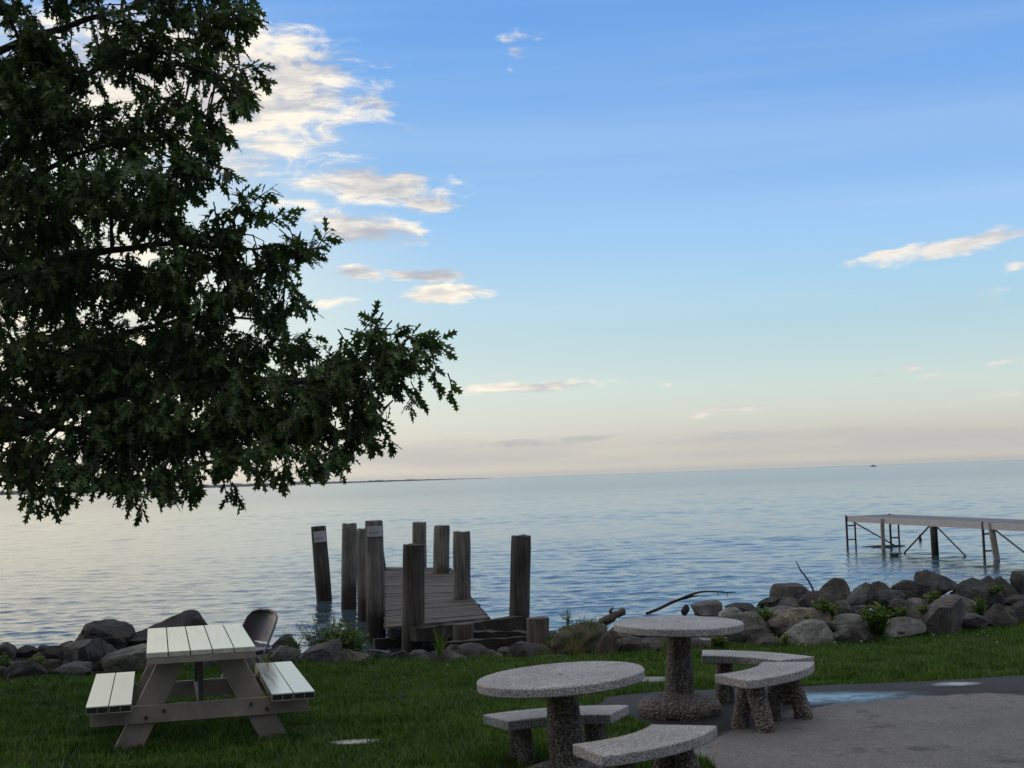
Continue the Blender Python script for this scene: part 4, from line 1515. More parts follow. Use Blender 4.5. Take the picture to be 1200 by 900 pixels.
def dock():
    nl, nr = G(453, 734.5, -0.03), G(571.5, 723.5, -0.03)
    flr, frr = G(450.5, 664.5, -0.03), G(526, 666, -0.03)
    org = Vector(((nl.x + nr.x) / 2, nl.y, WZ))
    root = empty('wooden_dock', org, 0, 'old weathered grey wooden dock between tall pilings, sagging into the lake', 'dock')
    d = MB()
    npl = 74
    for i in range(npl):
        for_u = (i + 0.5) / npl
        a = nl.lerp(flr, for_u)
        c = nr.lerp(frr, for_u)
        wv = (flr - nl).length / npl
        ex = Vector((c - a)).normalized()
        a2 = a - ex * random.uniform(-.01, .015)
        c2 = c + ex * random.uniform(-.006, .008)
        dz = random.uniform(-.006, .006)
        m_ = (a2 + c2) / 2 - org + Vector((0, 0, dz - .02))
        rot = Matrix.Rotation(math.atan2(ex.y, ex.x), 3, 'Z') @ Matrix.Rotation(random.uniform(-.012, .012), 3, 'X') @ Matrix.Rotation(math.atan2(-(c2 - a2).z, (c2 - a2).xy.length) + random.uniform(-.004, .004), 3, 'Y')
        d.box(m_, ((c2 - a2).length, wv - random.uniform(.010, .022), .042), rot)
    d.build('deck', 'deckwood', root)
    for f_ in (0.06, 0.5, 0.94):
        a = nl.lerp(nr, f_) - org + Vector((0, 0.02, -.125))
        c = flr.lerp(frr, f_) - org + Vector((0, -0.1, -.125))
        MB().bar(a, c, .07, .16).build('stringer', 'timber', root)
    for u in (0.02, .38, .68, .97):
        a = nl.lerp(flr, u) - org + Vector((-.2, .1, -.29))
        c = nr.lerp(frr, u) - org + Vector((.2, .1, -.29))
        MB().bar(a, c, .10, .16).build('cross_beam', 'timber', root)
    for k, (pxt, pyt, pxb, Y, dia, mat, plate) in enumerate([
            (438, 610.5, 441, 22.4, .30, 'pile', (0.075, 0.17, -1.35, 0.85)), (427, 620, 428.5, 25.6, .30, 'pile', None), (409.5, 613.5, 409, 28.2, .31, 'pile', None),
            (437, 612, 447, 33.0, .33, 'pile_dark', None), (491.5, 612, 491.5, 33.4, .34, 'pile', None), (518, 616, 516, 31.0, .36, 'pile', None),
            (541, 623, 541.5, 24.2, .305, 'pile', None), (485, 638.5, 484, 19.0, .30, 'pile_dark', None)]):
        pile('piling', pxt, pyt, pxb, Y, dia, mat, root, org, k + 1, plate)


dock()
pile('mooring_post', 373, 617, 379.5, 30.8, .34, 'pile_dark', None, None, 21, (0.10, 0.24, -1.30, .80))
bpy.data.objects['mooring_post'].name = 'mooring_post'
tag(bpy.data.objects['mooring_post'], 'dark leaning post with a white plate, farthest left in the water beside the dock', 'post', 'mooring posts')
o = pile('mooring_post', 610.5, 628, 607.5, 20.2, .295, 'pile_dark', None, None, 22)
tag(o, 'tall dark upright wooden post at the right end of the shore timbers', 'post', 'mooring posts')


def crib():
    org = Vector((-0.1, 18.2, -0.6))
    root = empty('timber_crib', org, 0, 'dark broken shore timbers bolted between two cut posts at the dock entrance', 'timber wall')

    def beam(p0, p1, Y0, Y1, h, w, mat='timber'):
        a, c = P(*p0, Y0), P(*p1, Y1)
        z = Vector((0, 0, h / 2))
        q = MB()
        # rough hewn: several stations with jitter
        n = 14
        d = (c - a)
        side = Vector((-d.y, d.x, 0)).normalized() * w / 2
        vs, fs = [], []
        for i in range(n + 1):
            ctr = a + d * i / n - z - org
            j = lambda: Vector((0, random.uniform(-.012, .012), random.uniform(-.014, .014)))
            vs += [ctr - side - z + j(), ctr + side - z + j(), ctr + side + z + j(), ctr - side + z + j()]
        for i in range(n):
            for k in range(4):
                k2 = (k + 1) % 4
                fs.append((i * 4 + k, i * 4 + k2, (i + 1) * 4 + k2, (i + 1) * 4 + k))
        fs += [(3, 2, 1, 0), (n * 4, n * 4 + 1, n * 4 + 2, n * 4 + 3)]
        q.add(vs, fs)
        return q.build('beam', mat, root, bevel=0.006)

    beam((484, 736), (609, 722), 18.7, 19.9, .19, .16)
    beam((521, 752), (664, 743), 17.75, 17.45, .20, .20)
    beam((505, 764), (668, 758), 18.1, 17.7, .26, .25)
    beam((540, 739), (650, 741), 18.45, 18.0, .10, .16)

    def stub(px, py0, py1, Y, wpx):
        a, c = P(px, py0, Y), P(px, py1, Y)
        r = wpx * Y / F / 2
        q = MB()
        pts = [c - org + Vector((0, 0, -.3)), c - org, (a + c) / 2 - org, a - org - Vector((0, 0, .01)), a - org]
        n = 20
        q.tube(pts, [r, r * 1.0, r * .99, r, r * .96], n)
        q.v = [(v[0] + .014 * mnoise.noise(Vector((v[0] * 9, v[1] * 9, v[2] * 2))), v[1] + .014 * mnoise.noise(Vector((v[1] * 9, v[0] * 9, v[2] * 2))), v[2]) for v in q.v]
        return q.build('post', 'stub', root, smooth=50)

    stub(543, 730.5, 752, 18.2, 24)
    stub(630, 724, 775, 17.35, 26)


crib()


# ------------------------------------------------------------------ pier at the right
def pier():
    P0 = Vector((10.43, 44.1, 0.43))
    ax = Vector((0.208, -0.978, 0)).normalized()
    wd = Vector((0.978, 0.208, 0)).normalized()
    Lp = 30.0
    org = Vector((P0.x, P0.y, WZ))
    root = empty('pier', org, 0, 'long pale grey pier on thin braced legs reaching in from the right', 'pier')
    rel = lambda s, t_, z: P0 + ax * s + wd * t_ + Vector((0, 0, z)) - org
    rot = Matrix((wd, -ax, Vector((0, 0, 1)))).transposed()
    d = MB()
    n = int(Lp / 0.15)
    for i in range(n):
        d.box(rel((i + .5) * 0.15, 0.78, -0.012 + random.uniform(-.002, .002)), (1.50, 0.138, 0.03), rot)
    d.build('deck', 'piertop', root)
    for t_ in (0.0, 1.56):
        MB().bar(rel(-0.02, t_, -0.07), rel(Lp, t_, -0.07), 0.05, 0.17).build('side_board', 'pierwood', root)
    MB().bar(rel(-0.045, -0.02, -0.07), rel(-0.045, 1.58, -0.07), 0.04, 0.17).build('end_board', 'pierwood', root)

    def frame(s, t_, pale=False, gap=0.26):
        f = MB()
        r = 0.035
        f.tube([rel(s, t_, 0.04), rel(s, t_, -2.2)], r, 8)
        f.tube([rel(s + gap * .2, t_ + gap, -0.12), rel(s + gap * .2, t_ + gap, -2.2)], r * .8, 8)
        for z in (-0.28, -0.72):
            f.tube([rel(s, t_, z), rel(s + gap * .2, t_ + gap, z)], 0.022, 6)
        return f.build('leg', 'pierleg', root, smooth=60)

    frame(0.02, -0.05)
    frame(0.05, 1.42)
    for t_ in (-0.06,):
        f = MB()
        f.box(rel(2.47, t_, -0.58), (0.11, 0.05, 1.15), rot)
        f.build('leg', 'pierpale', root)
    f = MB().tube([rel(5.41, 0.0, -0.16), rel(5.41, 0.02, -2.2)], 0.10, 12)
    f.build('leg', 'pile_dark', root, smooth=60)
    frame(8.0, -0.02)
    f = MB().bar(rel(8.35, 0.0, 0.03), rel(8.6, 0.1, -2.0), 0.15, 0.08, upv=(0, 1, 0))
    f.build('leg', 'pierpale', root)
    f = MB().tube([rel(8.0, 1.5, -0.15), rel(8.0, 1.5, -2.2)], 0.05, 10)
    f.build('leg', 'pierleg', root, smooth=60)
    for s in (12, 16, 20, 24, 28):
        frame(s, -0.05)
        frame(s, 1.42)
    for (s0, t0, s1, t1) in ((0.35, 0.0, 1.2, 1.1), (5.2, 0.0, 4.2, -.35), (5.55, 0.0, 6.7, 0.25), (8.5, 0.0, 9.9, 0.35), (13, 0, 14.2, .4)):
        MB().bar(rel(s0, t0, -0.14), rel(s1, t1, -0.98), 0.04, 0.06, upv=(0.2, 1, 0)).build('brace', 'pierleg', root)


pier()
fl_ = G(1078.5, 633.5, WZ)
bo = MB()
bo.lathe([(0.02, -.25), (.05, -.22), (.055, -.05), (.05, .06), (.035, .12), (.025, .20), (.01, .21)], 14)
fo = bo.build('float', 'mark', smooth=60)
fo.location = (fl_.x, fl_.y, WZ)
tag(fo, 'small dark float bobbing in the water under the pier', 'float')


# ------------------------------------------------------------------ rocks of the bank
BROWN, GREY, DARK, TAN, PALE, BLUE = (.096, .090, .084), (.150, .143, .134), (.058, .054, .052), (.215, .192, .155), (.27, .262, .25), (.085, .086, .092)
ICO = {}


def ico(sub):
    if sub not in ICO:
        bm = bmesh.new()
        bmesh.ops.create_icosphere(bm, subdivisions=sub, radius=1)
        ICO[sub] = ([v.co.copy() for v in bm.verts], [tuple(v.index for v in f.verts) for f in bm.faces])
        bm.free()
    return ICO[sub]


def rock(x0, y0, x1, y1, Y, tone, shape, label, sink=0.25, front=None):
    """stone filling the picture box (x0..x1, y0..y1) at distance Y: 'round', 'block', 'peak', 'slab', 'wedge' (high right), 'wedgel' (high left)"""
    gw, gh = (x1 - x0) * .07, (y1 - y0) * .08
    x0, x1, y0 = x0 - gw, x1 + gw, y0 - gh
    rs = random.Random(int(x0 * 13 + y0 * 7 + Y * 100))
    vs, fs = ico(4)
    nplanes = {'round': 11, 'block': 14, 'peak': 13, 'slab': 13, 'wedge': 13, 'wedgel': 13}[shape]
    dlo = {'round': .66, 'block': .46, 'peak': .48, 'slab': .48, 'wedge': .46, 'wedgel': .46}[shape]
    planes = []
    for _ in range(nplanes):
        n = Vector((rs.gauss(0, 1), rs.gauss(0, 1), rs.gauss(0, 1))).normalized()
        planes.append((n, rs.uniform(dlo, .80)))
    if shape == 'slab':
        planes.append((Vector((rs.uniform(-.12, .12), -.25, 1)).normalized(), .45))
    if shape == 'block':
        planes.append((Vector((rs.uniform(-.2, .2), rs.uniform(-.3, 0), 1)).normalized(), .62))
    o3 = Vector((rs.uniform(0, 99), rs.uniform(0, 99), rs.uniform(0, 99)))
    out = []
    for v in vs:
        q = v.copy()
        for n, d in planes:
            e = q.dot(n) - d
            if e > 0:
                q -= n * e * 0.97
        f = mnoise.fractal(v * 1.7 + o3, 1.0, 2.0, 3)
        g = mnoise.fractal(v * 6 + o3, 0.8, 2.1, 4)
        k = 1 + 0.07 * f + 0.045 * g - 0.05 * abs(mnoise.noise(v * 3.1 + o3))
        q *= k
        if shape == 'peak':
            s = 1 - 0.42 * max(0, q.z + .2)
            q.x = q.x * s + 0.08 * q.z
            q.y *= s
        if shape == 'wedge':
            q.z *= 0.62 + 0.38 * q.x
        if shape == 'wedgel':
            q.z *= 0.62 - 0.38 * q.x
        out.append(q)
    W = (x1 - x0) * Y / F
    H = (y1 - y0) * Y / F
    xs = [q.x for q in out]
    zs = [q.z for q in out]
    ax_, bx_ = min(xs), max(xs)
    az_, bz_ = min(zs), max(zs)
    c = P((x0 + x1) / 2, y1, Y)
    top = P((x0 + x1) / 2, y0, Y).z
    zb = c.z - H * sink
    dep = min(max(W, H) * rs.uniform(.42, .55), .62)
    vv = [((q.x - (ax_ + bx_) / 2) / (bx_ - ax_) * W, q.y * dep, (q.z - az_) / (bz_ - az_) * (top - zb)) for q in out]
    me = bpy.data.meshes.new('rock')
    me.from_pydata(vv, [], fs)
    ob = link('rock', me, 'rock', smooth=20)
    ob.location = (c.x, Y + dep * .55, zb)
    ob.color = (*[t_ * k_ * rs.uniform(.93, 1.07) for t_, k_ in zip(tone, (1.05, 1.09, 1.13))], 1)
    tag(ob, label, 'rock', 'rocks along the lake bank')
    return ob


RK = [
    # ---- right pile, skyline row
    (908, 686, 954, 709, 18.0, BROWN, 'block', 'flat-topped brown rock at the left end of the right pile, the thin stick behind it'),
    (956, 680, 1000, 708, 18.0, BROWN, 'peak', 'brown pyramid-shaped rock on top of the pile, right of the flat-topped rock'),
    (992, 685, 1029, 715, 17.9, GREY, 'peak', 'tall grey angular rock with a slanting left face, right of the pyramid rock'),
    (1019, 683, 1048, 708, 18.3, BROWN, 'round', 'rounded brown rock half hidden behind the tall grey angular rock'),
    (1030, 693, 1061, 714, 17.7, BLUE, 'round', 'low blue-black rock leaning against the dark oval rock'),
    (1051, 682, 1091, 706, 18.0, DARK, 'round', 'smooth dark oval rock with a pale scratch on its face'),
    (1080, 670, 1124, 699, 18.3, BROWN, 'wedgel', 'highest brown rock of the right pile with an overhanging right end'),
    (1121, 681, 1177, 719, 18.2, DARK, 'round', 'large dark rounded boulder with weeds trailing down its middle'),
    (1160, 678, 1198, 712, 18.6, DARK, 'round', 'dark round boulder behind the large weedy boulder'),
    (1192, 672, 1218, 708, 18.8, BROWN, 'block', 'tall brown rock cut by the right edge of the photo'),
    (1152, 676, 1170, 690, 19.0, DARK, 'round', 'small dark knob of rock peeping over the large weedy boulder'),
    # ---- right pile, middle row
    (890, 702, 914, 720, 17.6, DARK, 'slab', 'dark low rock left of the flat-topped brown rock'),
    (908, 702, 940, 719, 17.5, BROWN, 'wedge', 'brown wedge rock rising to the right beneath the flat-topped rock'),
    (937, 695, 978, 719, 17.5, DARK, 'round', 'dark round rock below the pyramid-shaped rock'),
    (893, 713, 946, 731, 17.0, GREY, 'slab', 'long flat grey rock lying above the tan boulder'),
    (980, 705, 1001, 728, 17.1, GREY, 'block', 'upright grey-brown rock between the two leafy weeds'),
    (999, 711, 1017, 727, 17.1, BROWN, 'block', 'small square brown rock left of the bushiest weed'),
    (1044, 703, 1066, 720, 17.4, BROWN, 'block', 'small brown rock right of the bushiest weed'),
    (1063, 702, 1089, 716, 17.3, GREY, 'peak', 'small pale grey pointed rock in front of the dark oval rock'),
    (1083, 698, 1098, 711, 17.6, BROWN, 'round', 'small brown rock under the highest rock'),
    (1113, 699, 1159, 730, 17.6, GREY, 'wedgel', 'grey rock sloping down to the right in front of the large weedy boulder'),
    (1190, 705, 1218, 732, 17.6, BLUE, 'block', 'dark block low at the right edge above the lawn'),
    # ---- right pile, front row along the grass
    (845, 714, 874, 737, 17.2, PALE, 'round', 'pale grey rounded rock just right of the farther tabletop'),
    (850, 719, 900, 757, 16.5, GREY, 'peak', 'big grey pointed rock right of the farther tabletop'),
    (854, 708, 888, 722, 18.0, DARK, 'slab', 'dark flat rock behind the pale rock by the farther tabletop'),
    (890, 731, 919, 755, 16.7, DARK, 'block', 'dark block left of the tan boulder'),
    (908, 716, 973, 748, 16.6, TAN, 'round', 'broad tan boulder with a tuft on top'),
    (922, 729, 982, 758, 16.1, PALE, 'peak', 'pale rock with a whitish face in front of the tan boulder'),
    (970, 724, 1021, 750, 16.5, GREY, 'slab', 'grey slab with a lit upper edge between the whitish rock and the bushiest weed'),
    (979, 738, 997, 752, 16.1, GREY, 'peak', 'small pointed rock at the grass right of the whitish rock'),
    (1030, 727, 1086, 748, 16.5, GREY, 'wedgel', 'long low speckled rock at the grass right of the bushiest weed'),
    (1060, 714, 1096, 744, 16.8, BROWN, 'wedgel', 'brown rock sloping right behind the long low speckled rock'),
    (1086, 702, 1137, 744, 16.7, GREY, 'block', 'largest grey angular boulder of the front row with a dark right side'),
    (1122, 720, 1160, 741, 17.0, BROWN, 'slab', 'low brown slab right of the largest grey angular boulder'),
    (1157, 710, 1187, 736, 17.1, BROWN, 'peak', 'small pyramid rock at the grass near the right edge'),
    # ---- behind the farther table
    (719, 733, 786, 768, 16.6, BROWN, 'block', 'big dark brown rock under the rim of the farther table'),
    (737, 751, 778, 768, 16.0, BROWN, 'slab', 'low brown rock at the grass in front of the big dark brown rock'),
    (809, 736, 834, 758, 16.6, DARK, 'block', 'dark rock just right of the farther table pedestal'),
    (822, 734, 852, 757, 16.4, GREY, 'wedge', 'grey leaning rock between the pedestal and the big grey pointed rock'),
    (813, 706, 845, 722, 18.6, GREY, 'slab', 'low grey-brown rock showing above the rim of the farther table'),
    (799, 709, 808, 719, 18.5, DARK, 'peak', 'tiny dark pointed rock above the rim of the farther table'),
    # ---- left pile
    (84, 731, 148, 764, 17.0, DARK, 'round', 'big dark smooth boulder standing highest left of the picnic table'),
    (73, 752, 123, 789, 16.1, GREY, 'block', 'rough pitted grey boulder below the big dark smooth boulder'),
    (47, 760, 76, 788, 16.4, DARK, 'round', 'dark round rock left of the rough pitted boulder'),
    (137, 722, 234, 772, 16.9, DARK, 'wedge', 'long dark rock rising to the right behind the picnic table'),
    (118, 756, 204, 793, 15.9, TAN, 'block', 'large brown rough boulder behind the left picnic bench'),
    (55, 779, 101, 795, 15.5, GREY, 'slab', 'flat pale grey rock lying in the grass below the rough pitted boulder'),
    (6, 777, 48, 799, 15.4, BROWN, 'peak', 'brown pyramid rock at the grass near the left edge'),
    (42, 757, 60, 774, 16.8, DARK, 'round', 'small dark rock on the skyline of the left pile'),
    (11, 759, 44, 782, 16.7, DARK, 'block', 'broken dark rock left of the small skyline rock'),
    (-12, 756, 15, 784, 16.6, BROWN, 'round', 'dark rock cut by the left edge of the photo'),
    (66, 754, 86, 774, 16.9, DARK, 'block', 'dark rock wedged left of the big dark smooth boulder'),
    (-10, 783, 9, 802, 15.4, BROWN, 'round', 'small brown rock lowest at the left edge'),
    # ---- by the chair and the dock
    (345, 753, 403, 787, 15.9, GREY, 'peak', 'rough grey peaked rock right of the right picnic bench'),
    (391, 761, 438, 786, 15.9, GREY, 'wedgel', 'pale grey low rock right of the rough peaked rock'),
    (314, 759, 349, 784, 16.1, GREY, 'round', 'grey rock just behind the right picnic bench'),
    (320, 746, 347, 767, 16.8, DARK, 'round', 'dark mossy rock behind the chair'),
    (236, 770, 262, 787, 15.8, PALE, 'block', 'pale grey rock seen under the picnic tabletop'),
    (283, 774, 304, 788, 15.8, GREY, 'round', 'small grey rock between the picnic table leg and bench'),
    (431, 763, 455, 782, 16.0, GREY, 'block', 'small broken grey rock at the grass left of the dark post'),
    (453, 764, 480, 785, 15.9, DARK, 'wedge', 'dark low rock at the foot of the dark front post'),
    (476, 767, 494, 781, 16.3, BROWN, 'block', 'small brown rock directly under the dark front post'),
    (484, 766, 515, 786, 15.9, BROWN, 'peak', 'brown pointed rock left of the tall grass tuft'),
    (512, 764, 550, 785, 15.8, BROWN, 'wedgel', 'brown rock carrying the tall grass tuft'),
    (521, 759, 557, 781, 16.2, BROWN, 'wedgel', 'brown rock sloping right behind the grass tuft rock'),
    (553, 765, 576, 781, 16.2, DARK, 'slab', 'dark flat rock below the front shore timber'),
    (572, 766, 590, 780, 15.9, GREY, 'peak', 'small pale pointed rock below the front shore timber'),
    (609, 769, 629, 780, 16.2, DARK, 'slab', 'small dark flat rock left of the right cut post'),
]
for r_ in RK:
    rock(*r_)
# by the pier: a slab added for a dark wave line, and a rock awash
for (x0, y0, x1, y1, lab) in ((1014, 640.4, 1062, 641.6, 'thin dark slab added for the dark wave line under the pier ladder'), (1044, 648, 1054, 651.5, 'tiny dark rock awash in front of the pier')):
    q = G((x0 + x1) / 2, y1, WZ)
    rock(x0, y0, x1, y1, q.y, DARK, 'slab', lab, 0.8)

# broken stone filling the bank between the big rocks
rs = np.random.RandomState(5)
tvs, tfs = ico(2)
tvv = np.array([list(v) for v in tvs])
allv, allf, off = [], [], 0
for _ in range(520):
    x = rs.uniform(-7.5, 8.2)
    t_ = rs.uniform(0.45, 3.6)
    y = float(shore(x)) + t_
    if -1.9 < x < -1.0 and t_ > 2.4:
        continue
    s = rs.uniform(.07, .20) * (1.0 if t_ > .4 else .6)
    v = tvv.copy()
    for _k in range(7):
        n = rs.normal(0, 1, 3)
        n /= np.linalg.norm(n)
        e = np.clip(v @ n - rs.uniform(.5, .9), 0, None)
        v -= e[:, None] * n
    v = v * np.array([s * rs.uniform(.8, 1.4), s * rs.uniform(.8, 1.3), s * rs.uniform(.5, .9)])
    a = rs.uniform(0, 6.28)
    v = v @ np.array([[math.cos(a), -math.sin(a), 0], [math.sin(a), math.cos(a), 0], [0, 0, 1]])
    v += np.array([x, y, float(ground_z(x, y)) + s * .15])
    allv.append(v)
    allf.append(np.array(tfs) + off)
    off += len(v)
rub = link('rubble', np_mesh('rubble', np.concatenate(allv), np.concatenate(allf)), 'rock', smooth=30)
rub.color = (.085, .078, .073, 1)
tag(rub, 'small broken stones filling the gaps between the bank rocks', 'rubble', kind='stuff')


# ------------------------------------------------------------------ weeds, driftwood
LEAF_T = [(0, 0, 0), (.22, .3, .05), (0, .35, -.02), (-.22, .3, .05), (.17, .68, .03), (0, .7, -.04), (-.17, .68, .03), (0, 1, -.12)]
LEAF_F = [(0, 1, 2), (0, 2, 3), (1, 4, 2), (4, 5, 2), (2, 5, 3), (5, 6, 3), (4, 7, 5), (5, 7, 6)]


def weed(px, py, Y, w, h, nst, leaf, label, mat='weed', airy=False, seed=1, z=None, name='weed', droop=0.35):
    """leafy plant rooted at picture point (px, py) at distance Y, w wide and h tall in metres"""
    rs = np.random.RandomState(seed)
    base = P(px, py, Y)
    root = empty(name, base, 0, label, 'plant')
    stm = MB()
    lp, ld, ls = [], [], []
    for _ in range(nst):
        a = rs.uniform(0, 6.28)
        rad = w / 2 * math.sqrt(rs.rand())
        hh = h * rs.uniform(.55, 1.0) * (1 - .35 * (rad / (w / 2 + 1e-6)) ** 2)
        p0 = np.array([math.cos(a) * rad * .25, math.sin(a) * rad * .25, -.03])
        p3 = np.array([math.cos(a) * rad, math.sin(a) * rad, hh])
        p1 = p0 + np.array([math.cos(a) * rad * .2, math.sin(a) * rad * .2, hh * .45])
        pts = [(1 - u) ** 2 * p0 + 2 * u * (1 - u) * p1 + u * u * p3 for u in (0, .25, .5, .75, 1)]
        stm.tube([Vector(q) for q in pts], [.005, .0045, .004, .003, .002], 4, cap=False)
        nl = rs.randint(7, 12) if not airy else rs.randint(6, 10)
        for i in range(nl):
            u = rs.uniform(.15 if not airy else .25, 1)
            q = (1 - u) ** 2 * p0 + 2 * u * (1 - u) * p1 + u * u * p3
            d = rs.normal(0, 1, 3)
            d[2] = abs(d[2]) * .5 - droop * .4
            s = leaf * rs.uniform(.6, 1.3) * (1 if not airy else (1.25 - .8 * u))
            if airy:
                # side sprig with small leaves
                d2 = d / np.linalg.norm(d)
                e = q + d2 * leaf * 1.3
                stm.tube([Vector(q), Vector(e)], [.002, .0012], 3, cap=False)
                for _k in range(3):
                    lp.append(q + (e - q) * rs.uniform(.4, 1))
                    ld.append(d2 + rs.normal(0, .6, 3))
                    ls.append(s * .55)
            else:
                lp.append(q)
                ld.append(d)
                ls.append(s)
    stm.build('stems', 'weed_dark', root)
    v, f = scatter(LEAF_T, LEAF_F, frames(np.array(ld), rs.normal(0, .6, len(ld))) * np.array(ls)[:, None, None], np.array(lp))
    link('leaves', np_mesh('leaves', v, f), mat, root)
    return root


weed(968, 724, 16.75, .34, .27, 46, .065, 'leafy green weed right of the tan boulder, left of the upright grey-brown rock', seed=2)
weed(1030, 741, 16.35, .40, .40, 70, .065, 'bushiest bright green weed in the middle of the right rock pile', seed=3)
weed(1092, 705, 17.35, .22, .14, 16, .05, 'small green weed under the highest rock of the right pile', seed=4)
weed(1148, 722, 17.5, .24, .30, 22, .05, 'tall green weed growing in front of the large dark weedy boulder', seed=5)
weed(1165, 692, 18.05, .34, .10, 16, .045, 'thin trailing weed on top of the large dark boulder', seed=6)
weed(1080, 716, 16.95, .20, .09, 14, .05, 'low green weed behind the small pale grey pointed rock', seed=7)
weed(1056, 722, 16.85, .16, .12, 12, .05, 'little green weed left of the long low speckled rock', seed=17)
weed(893, 730, 16.9, .26, .24, 22, .07, 'broad-leaved green weed left of the tan boulder', seed=8)
weed(946, 728, 16.45, .09, .07, 8, .045, 'tiny green tuft on top of the tan boulder', seed=9)
weed(843, 755, 16.2, .24, .14, 18, .06, 'pale green weed at the foot of the leaning grey rock by the pedestal', seed=10)
weed(921, 753, 16.05, .10, .14, 8, .05, 'small upright weed left of the whitish rock', seed=18)
weed(44, 788, 15.95, .24, .22, 26, .07, 'leafy green weed between the dark rocks left of the picnic table', seed=11)
weed(3, 787, 15.95, .26, .24, 24, .06, 'green weed cut by the left edge of the photo', seed=12)
weed(402, 772, 16.3, .66, .47, 110, .065, 'dense dark green weed with leafy stems left of the dock pilings', 'weed', seed=13)
weed(385, 770, 16.5, .85, .58, 60, .07, 'tall airy weed with sprigs standing against the water right of the chair', 'weed_dark', airy=True, seed=14)
weed(340, 770, 16.5, .34, .36, 14, .05, 'thin airy weed sprigs right beside the chair back', 'weed_dark', airy=True, seed=15)
weed(338, 768, 16.4, .30, .14, 24, .06, 'low leafy weed behind the grey rock by the right bench', seed=20)
weed(290, 756, 15.3, .16, .22, 16, .06, 'green weed showing between the tabletop and the chair legs', seed=19)
weed(665, 731, 17.3, .20, .30, 5, .055, 'single airy weed sprig on the mossy mound', 'weed_dark', airy=True, seed=16)


def tuft(px, py, Y, w, h, n, label, mat='straw', seed=1, name='grass_tuft', wide=0.007):
    rs = np.random.RandomState(seed)
    base = P(px, py, Y)
    root = empty(name, base, 0, label, 'grass tuft')
    vs, fs = [], []
    for _ in range(n):
        a = rs.uniform(0, 6.28)
        hh = h * rs.uniform(.5, 1.0)
        lean_ = w * rs.uniform(.1, .9)
        r0 = w * .15 * rs.rand()
        b0_ = np.array([math.cos(a) * r0, math.sin(a) * r0, -.02])
        dirn = np.array([math.cos(a), math.sin(a), 0])
        sd_ = np.array([-dirn[1], dirn[0], 0]) * wide * rs.uniform(.6, 1.2)
        if abs(sd_[0]) < abs(sd_[1]) * .6:
            sd_ = np.array([abs(sd_[1]), sd_[0], 0])
        k = len(vs)
        for u in (0, .35, .7, 1.0):
            c = b0_ + dirn * lean_ * u * u + np.array([0, 0, hh * (u - .25 * u * u * lean_ / max(w, .01))])
            t_ = 1 - .9 * u
            vs += [c - sd_ * t_, c + sd_ * t_]
        for i in range(3):
            p = k + 2 * i
            fs += [(p, p + 1, p + 3), (p, p + 3, p + 2)]
    link('blades', np_mesh('blades', np.array(vs), np.array(fs)), mat, root)
    return root


tuft(516, 772, 15.9, .17, .50, 26, 'tall green and straw grass tuft in front of the shore timbers', 'weed', 3)
tuft(524, 775, 15.85, .24, .26, 24, 'dry straw tuft at the foot of the tall grass tuft', 'straw', 4)
tuft(672, 772, 16.0, .40, .36, 60, 'dry straw grass hanging over the mossy mound', 'straw', 5)
tuft(640, 768, 16.9, .22, .22, 16, 'dry grass at the right end of the front shore timber', 'straw', 7)
tuft(780, 772, 15.6, .07, .30, 12, 'thin upright green grass beside the farther table pedestal', 'weed', 6, wide=.005)
tuft(251, 872, 10.9, .16, .22, 24, 'longer green grass tuft under the front beam of the picnic table', 'weed', 8, wide=.003)
tuft(372, 872, 11.0, .30, .13, 60, 'pale longer grass tuft left of the small lawn puddle', 'weed', 9, wide=.003)
tuft(496, 868, 11.0, .35, .10, 60, 'light green grass tuft right of the small lawn puddle', 'weed', 10, wide=.003)
tuft(1069, 899, 9.6, .14, .05, 40, 'tuft of grass growing from the asphalt at the bottom edge', 'weed', 12, wide=.003)


def mound():
    base = P(680, 764, 16.6)
    root = empty('mossy_mound', base, 0, 'mossy earth mound with grass on top, right of the shore timbers', 'mound')
    vs, fs = ico(4)
    out = []
    for v in vs:
        k = 1 + .25 * mnoise.fractal(v * 2.2 + Vector((4, 4, 4)), 1, 2, 4)
        x, y, z = v.x * .36 * k, v.y * .36 * k, v.z * .27 * k
        z *= 1 + .35 * v.x
        out.append((x, y, z + .06))
    MB().add(out, fs).build('earth', 'moss', root, smooth=60)
    rs = np.random.RandomState(3)
    k = 2400
    a = rs.normal(0, 1, (k, 3))
    a /= np.linalg.norm(a, axis=1, keepdims=True)
    a = a[a[:, 2] > .05]
    k = len(a)
    pos = a * np.array([.37, .37, .28]) * (1 + .08 * rs.normal(0, 1, (k, 1)))
    pos[:, 2] *= 1 + .35 * a[:, 0]
    pos[:, 2] += .05
    d = a + np.array([0, 0, .4]) + rs.normal(0, .4, (k, 3))
    tv = [(-.06, 0, 0), (.06, 0, 0), (.045, .5, .02), (-.045, .5, .02), (0, 1, -.06)]
    v, f = scatter(tv, [(0, 1, 2), (0, 2, 3), (3, 2, 4)], frames(d, rs.normal(0, 1, k)) * rs.uniform(.03, .075, k)[:, None, None], pos)
    link('turf', np_mesh('turf', v, f), 'grass', root)


mound()


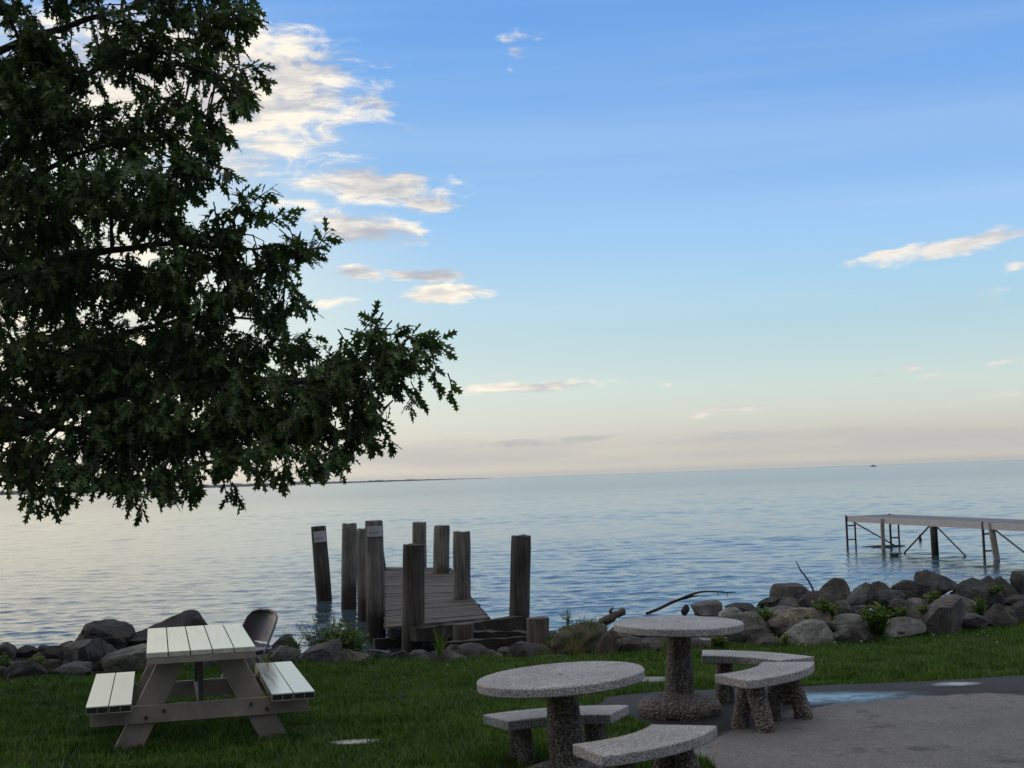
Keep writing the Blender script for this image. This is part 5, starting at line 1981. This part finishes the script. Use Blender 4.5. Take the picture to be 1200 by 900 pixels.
def logs():
    # gnarled log pointing up over the mound
    a, c = P(674, 745, 16.9), P(731, 716, 17.3)
    o = (a + c) / 2
    root = empty('driftwood_log', o, 0, 'gnarled grey driftwood log sticking up from the mossy mound', 'log')
    pts, rr = [], []
    for i in range(12):
        u = i / 11
        q = a.lerp(c, u) - o + Vector((.012 * math.sin(i * 1.7), .01 * math.cos(i * 2.1), .014 * math.sin(i * 2.3)))
        pts.append(q)
        rr.append(.040 + .008 * math.sin(i * 1.9) + (.012 if 7 <= i <= 9 else 0))
    q = MB().tube(pts, rr, 14)
    q.v = [tuple(Vector(v) + Vector((1, 1, 1)) * .012 * mnoise.noise(Vector(v) * 14)) for v in q.v]
    q.build('trunk', 'drift', root, smooth=60)
    k = P(717, 718, 17.2) - o
    MB().tube([k + Vector((0, 0, -.04)), k + Vector((-.02, 0, .02)), k + Vector((.02, 0, .065))], [.024, .022, .010], 10).build('knot', 'drift', root, smooth=60)
    # split stump with a pale torn face
    s = P(708, 769, 16.0)
    ch = MB()
    prof = [(-.13, -.05), (-.08, -.08), (.10, -.08), (.14, .0), (.12, .10), (-.05, .10)]
    vs = []
    n = len(prof)
    for j, (z, k_, dx) in enumerate(((0.0 - .06, 1.0, 0), (.10, .95, .02), (.22, .75, .06), (.29, .42, .10))):
        for i, (x, y) in enumerate(prof):
            w_ = .012 * mnoise.noise(Vector((x * 20, y * 20, z * 15)))
            vs.append((x * k_ + dx + w_, y * k_ + w_, z + .02 * mnoise.noise(Vector((x * 9, y * 9, j)))))
    fs = []
    for j in range(3):
        for i in range(n):
            i2 = (i + 1) % n
            fs.append((j * n + i, j * n + i2, (j + 1) * n + i2, (j + 1) * n + i))
    fs += [tuple(range(n - 1, -1, -1)), tuple(range(3 * n, 4 * n))]
    st_ = ch.add(vs, fs).build('split_stump', 'drift', bevel=.008)
    st_.location = s
    tag(st_, 'split wooden stump with a pale torn face between the mound and the big brown rock', 'stump')
    # long dark branch arching over the water
    Y = 17.6
    o = P(800, 705, Y)
    root = empty('driftwood_branch', o, 0, 'long thin dark branch arching over the water above the farther table', 'branch')
    main = [(758, 719), (772, 713.5), (786, 706.5), (799, 701.5), (808, 697.5), (818, 694.2), (826, 693), (838, 693.4), (850, 694), (862, 694.2)]
    MB().tube([P(x, y, Y + .25 * math.sin(i * .6)) - o for i, (x, y) in enumerate(main)], [.021, .020, .019, .018, .016, .014, .012, .010, .008, .004], 8).build('stem', 'drift_dark', root, smooth=60)
    MB().tube([P(x, y, Y + .25) - o for x, y in ((799, 701.5), (806, 700.2), (812, 698.8), (818.5, 698.2))], [.018, .014, .012, .009], 6).build('fork', 'drift_dark', root, smooth=60)
    for (x, y) in ((841, 693.6), (852, 694)):
        MB().tube([P(x, y, Y) - o, P(x + .6, y + 3.5, Y) - o, P(x + .4, y + 5.5, Y) - o], [.005, .004, .002], 5).build('twig', 'drift_dark', root)
    # thin stick standing in the rocks
    Y = 18.3
    o = P(954.5, 694, Y)
    pts = [(955, 697), (951.5, 688), (947, 680), (942, 673), (938.5, 669), (936, 664), (934, 660), (932.2, 657)]
    tw_ = MB().tube([P(x, y, Y) - o for x, y in pts], [.013, .012, .011, .010, .010, .007, .006, .004], 6)
    t_ = tw_.build('thin_stick', 'drift_dark', smooth=60)
    t_.location = o
    tag(t_, 'thin bare stick leaning left out of the rocks against the water', 'stick')


logs()
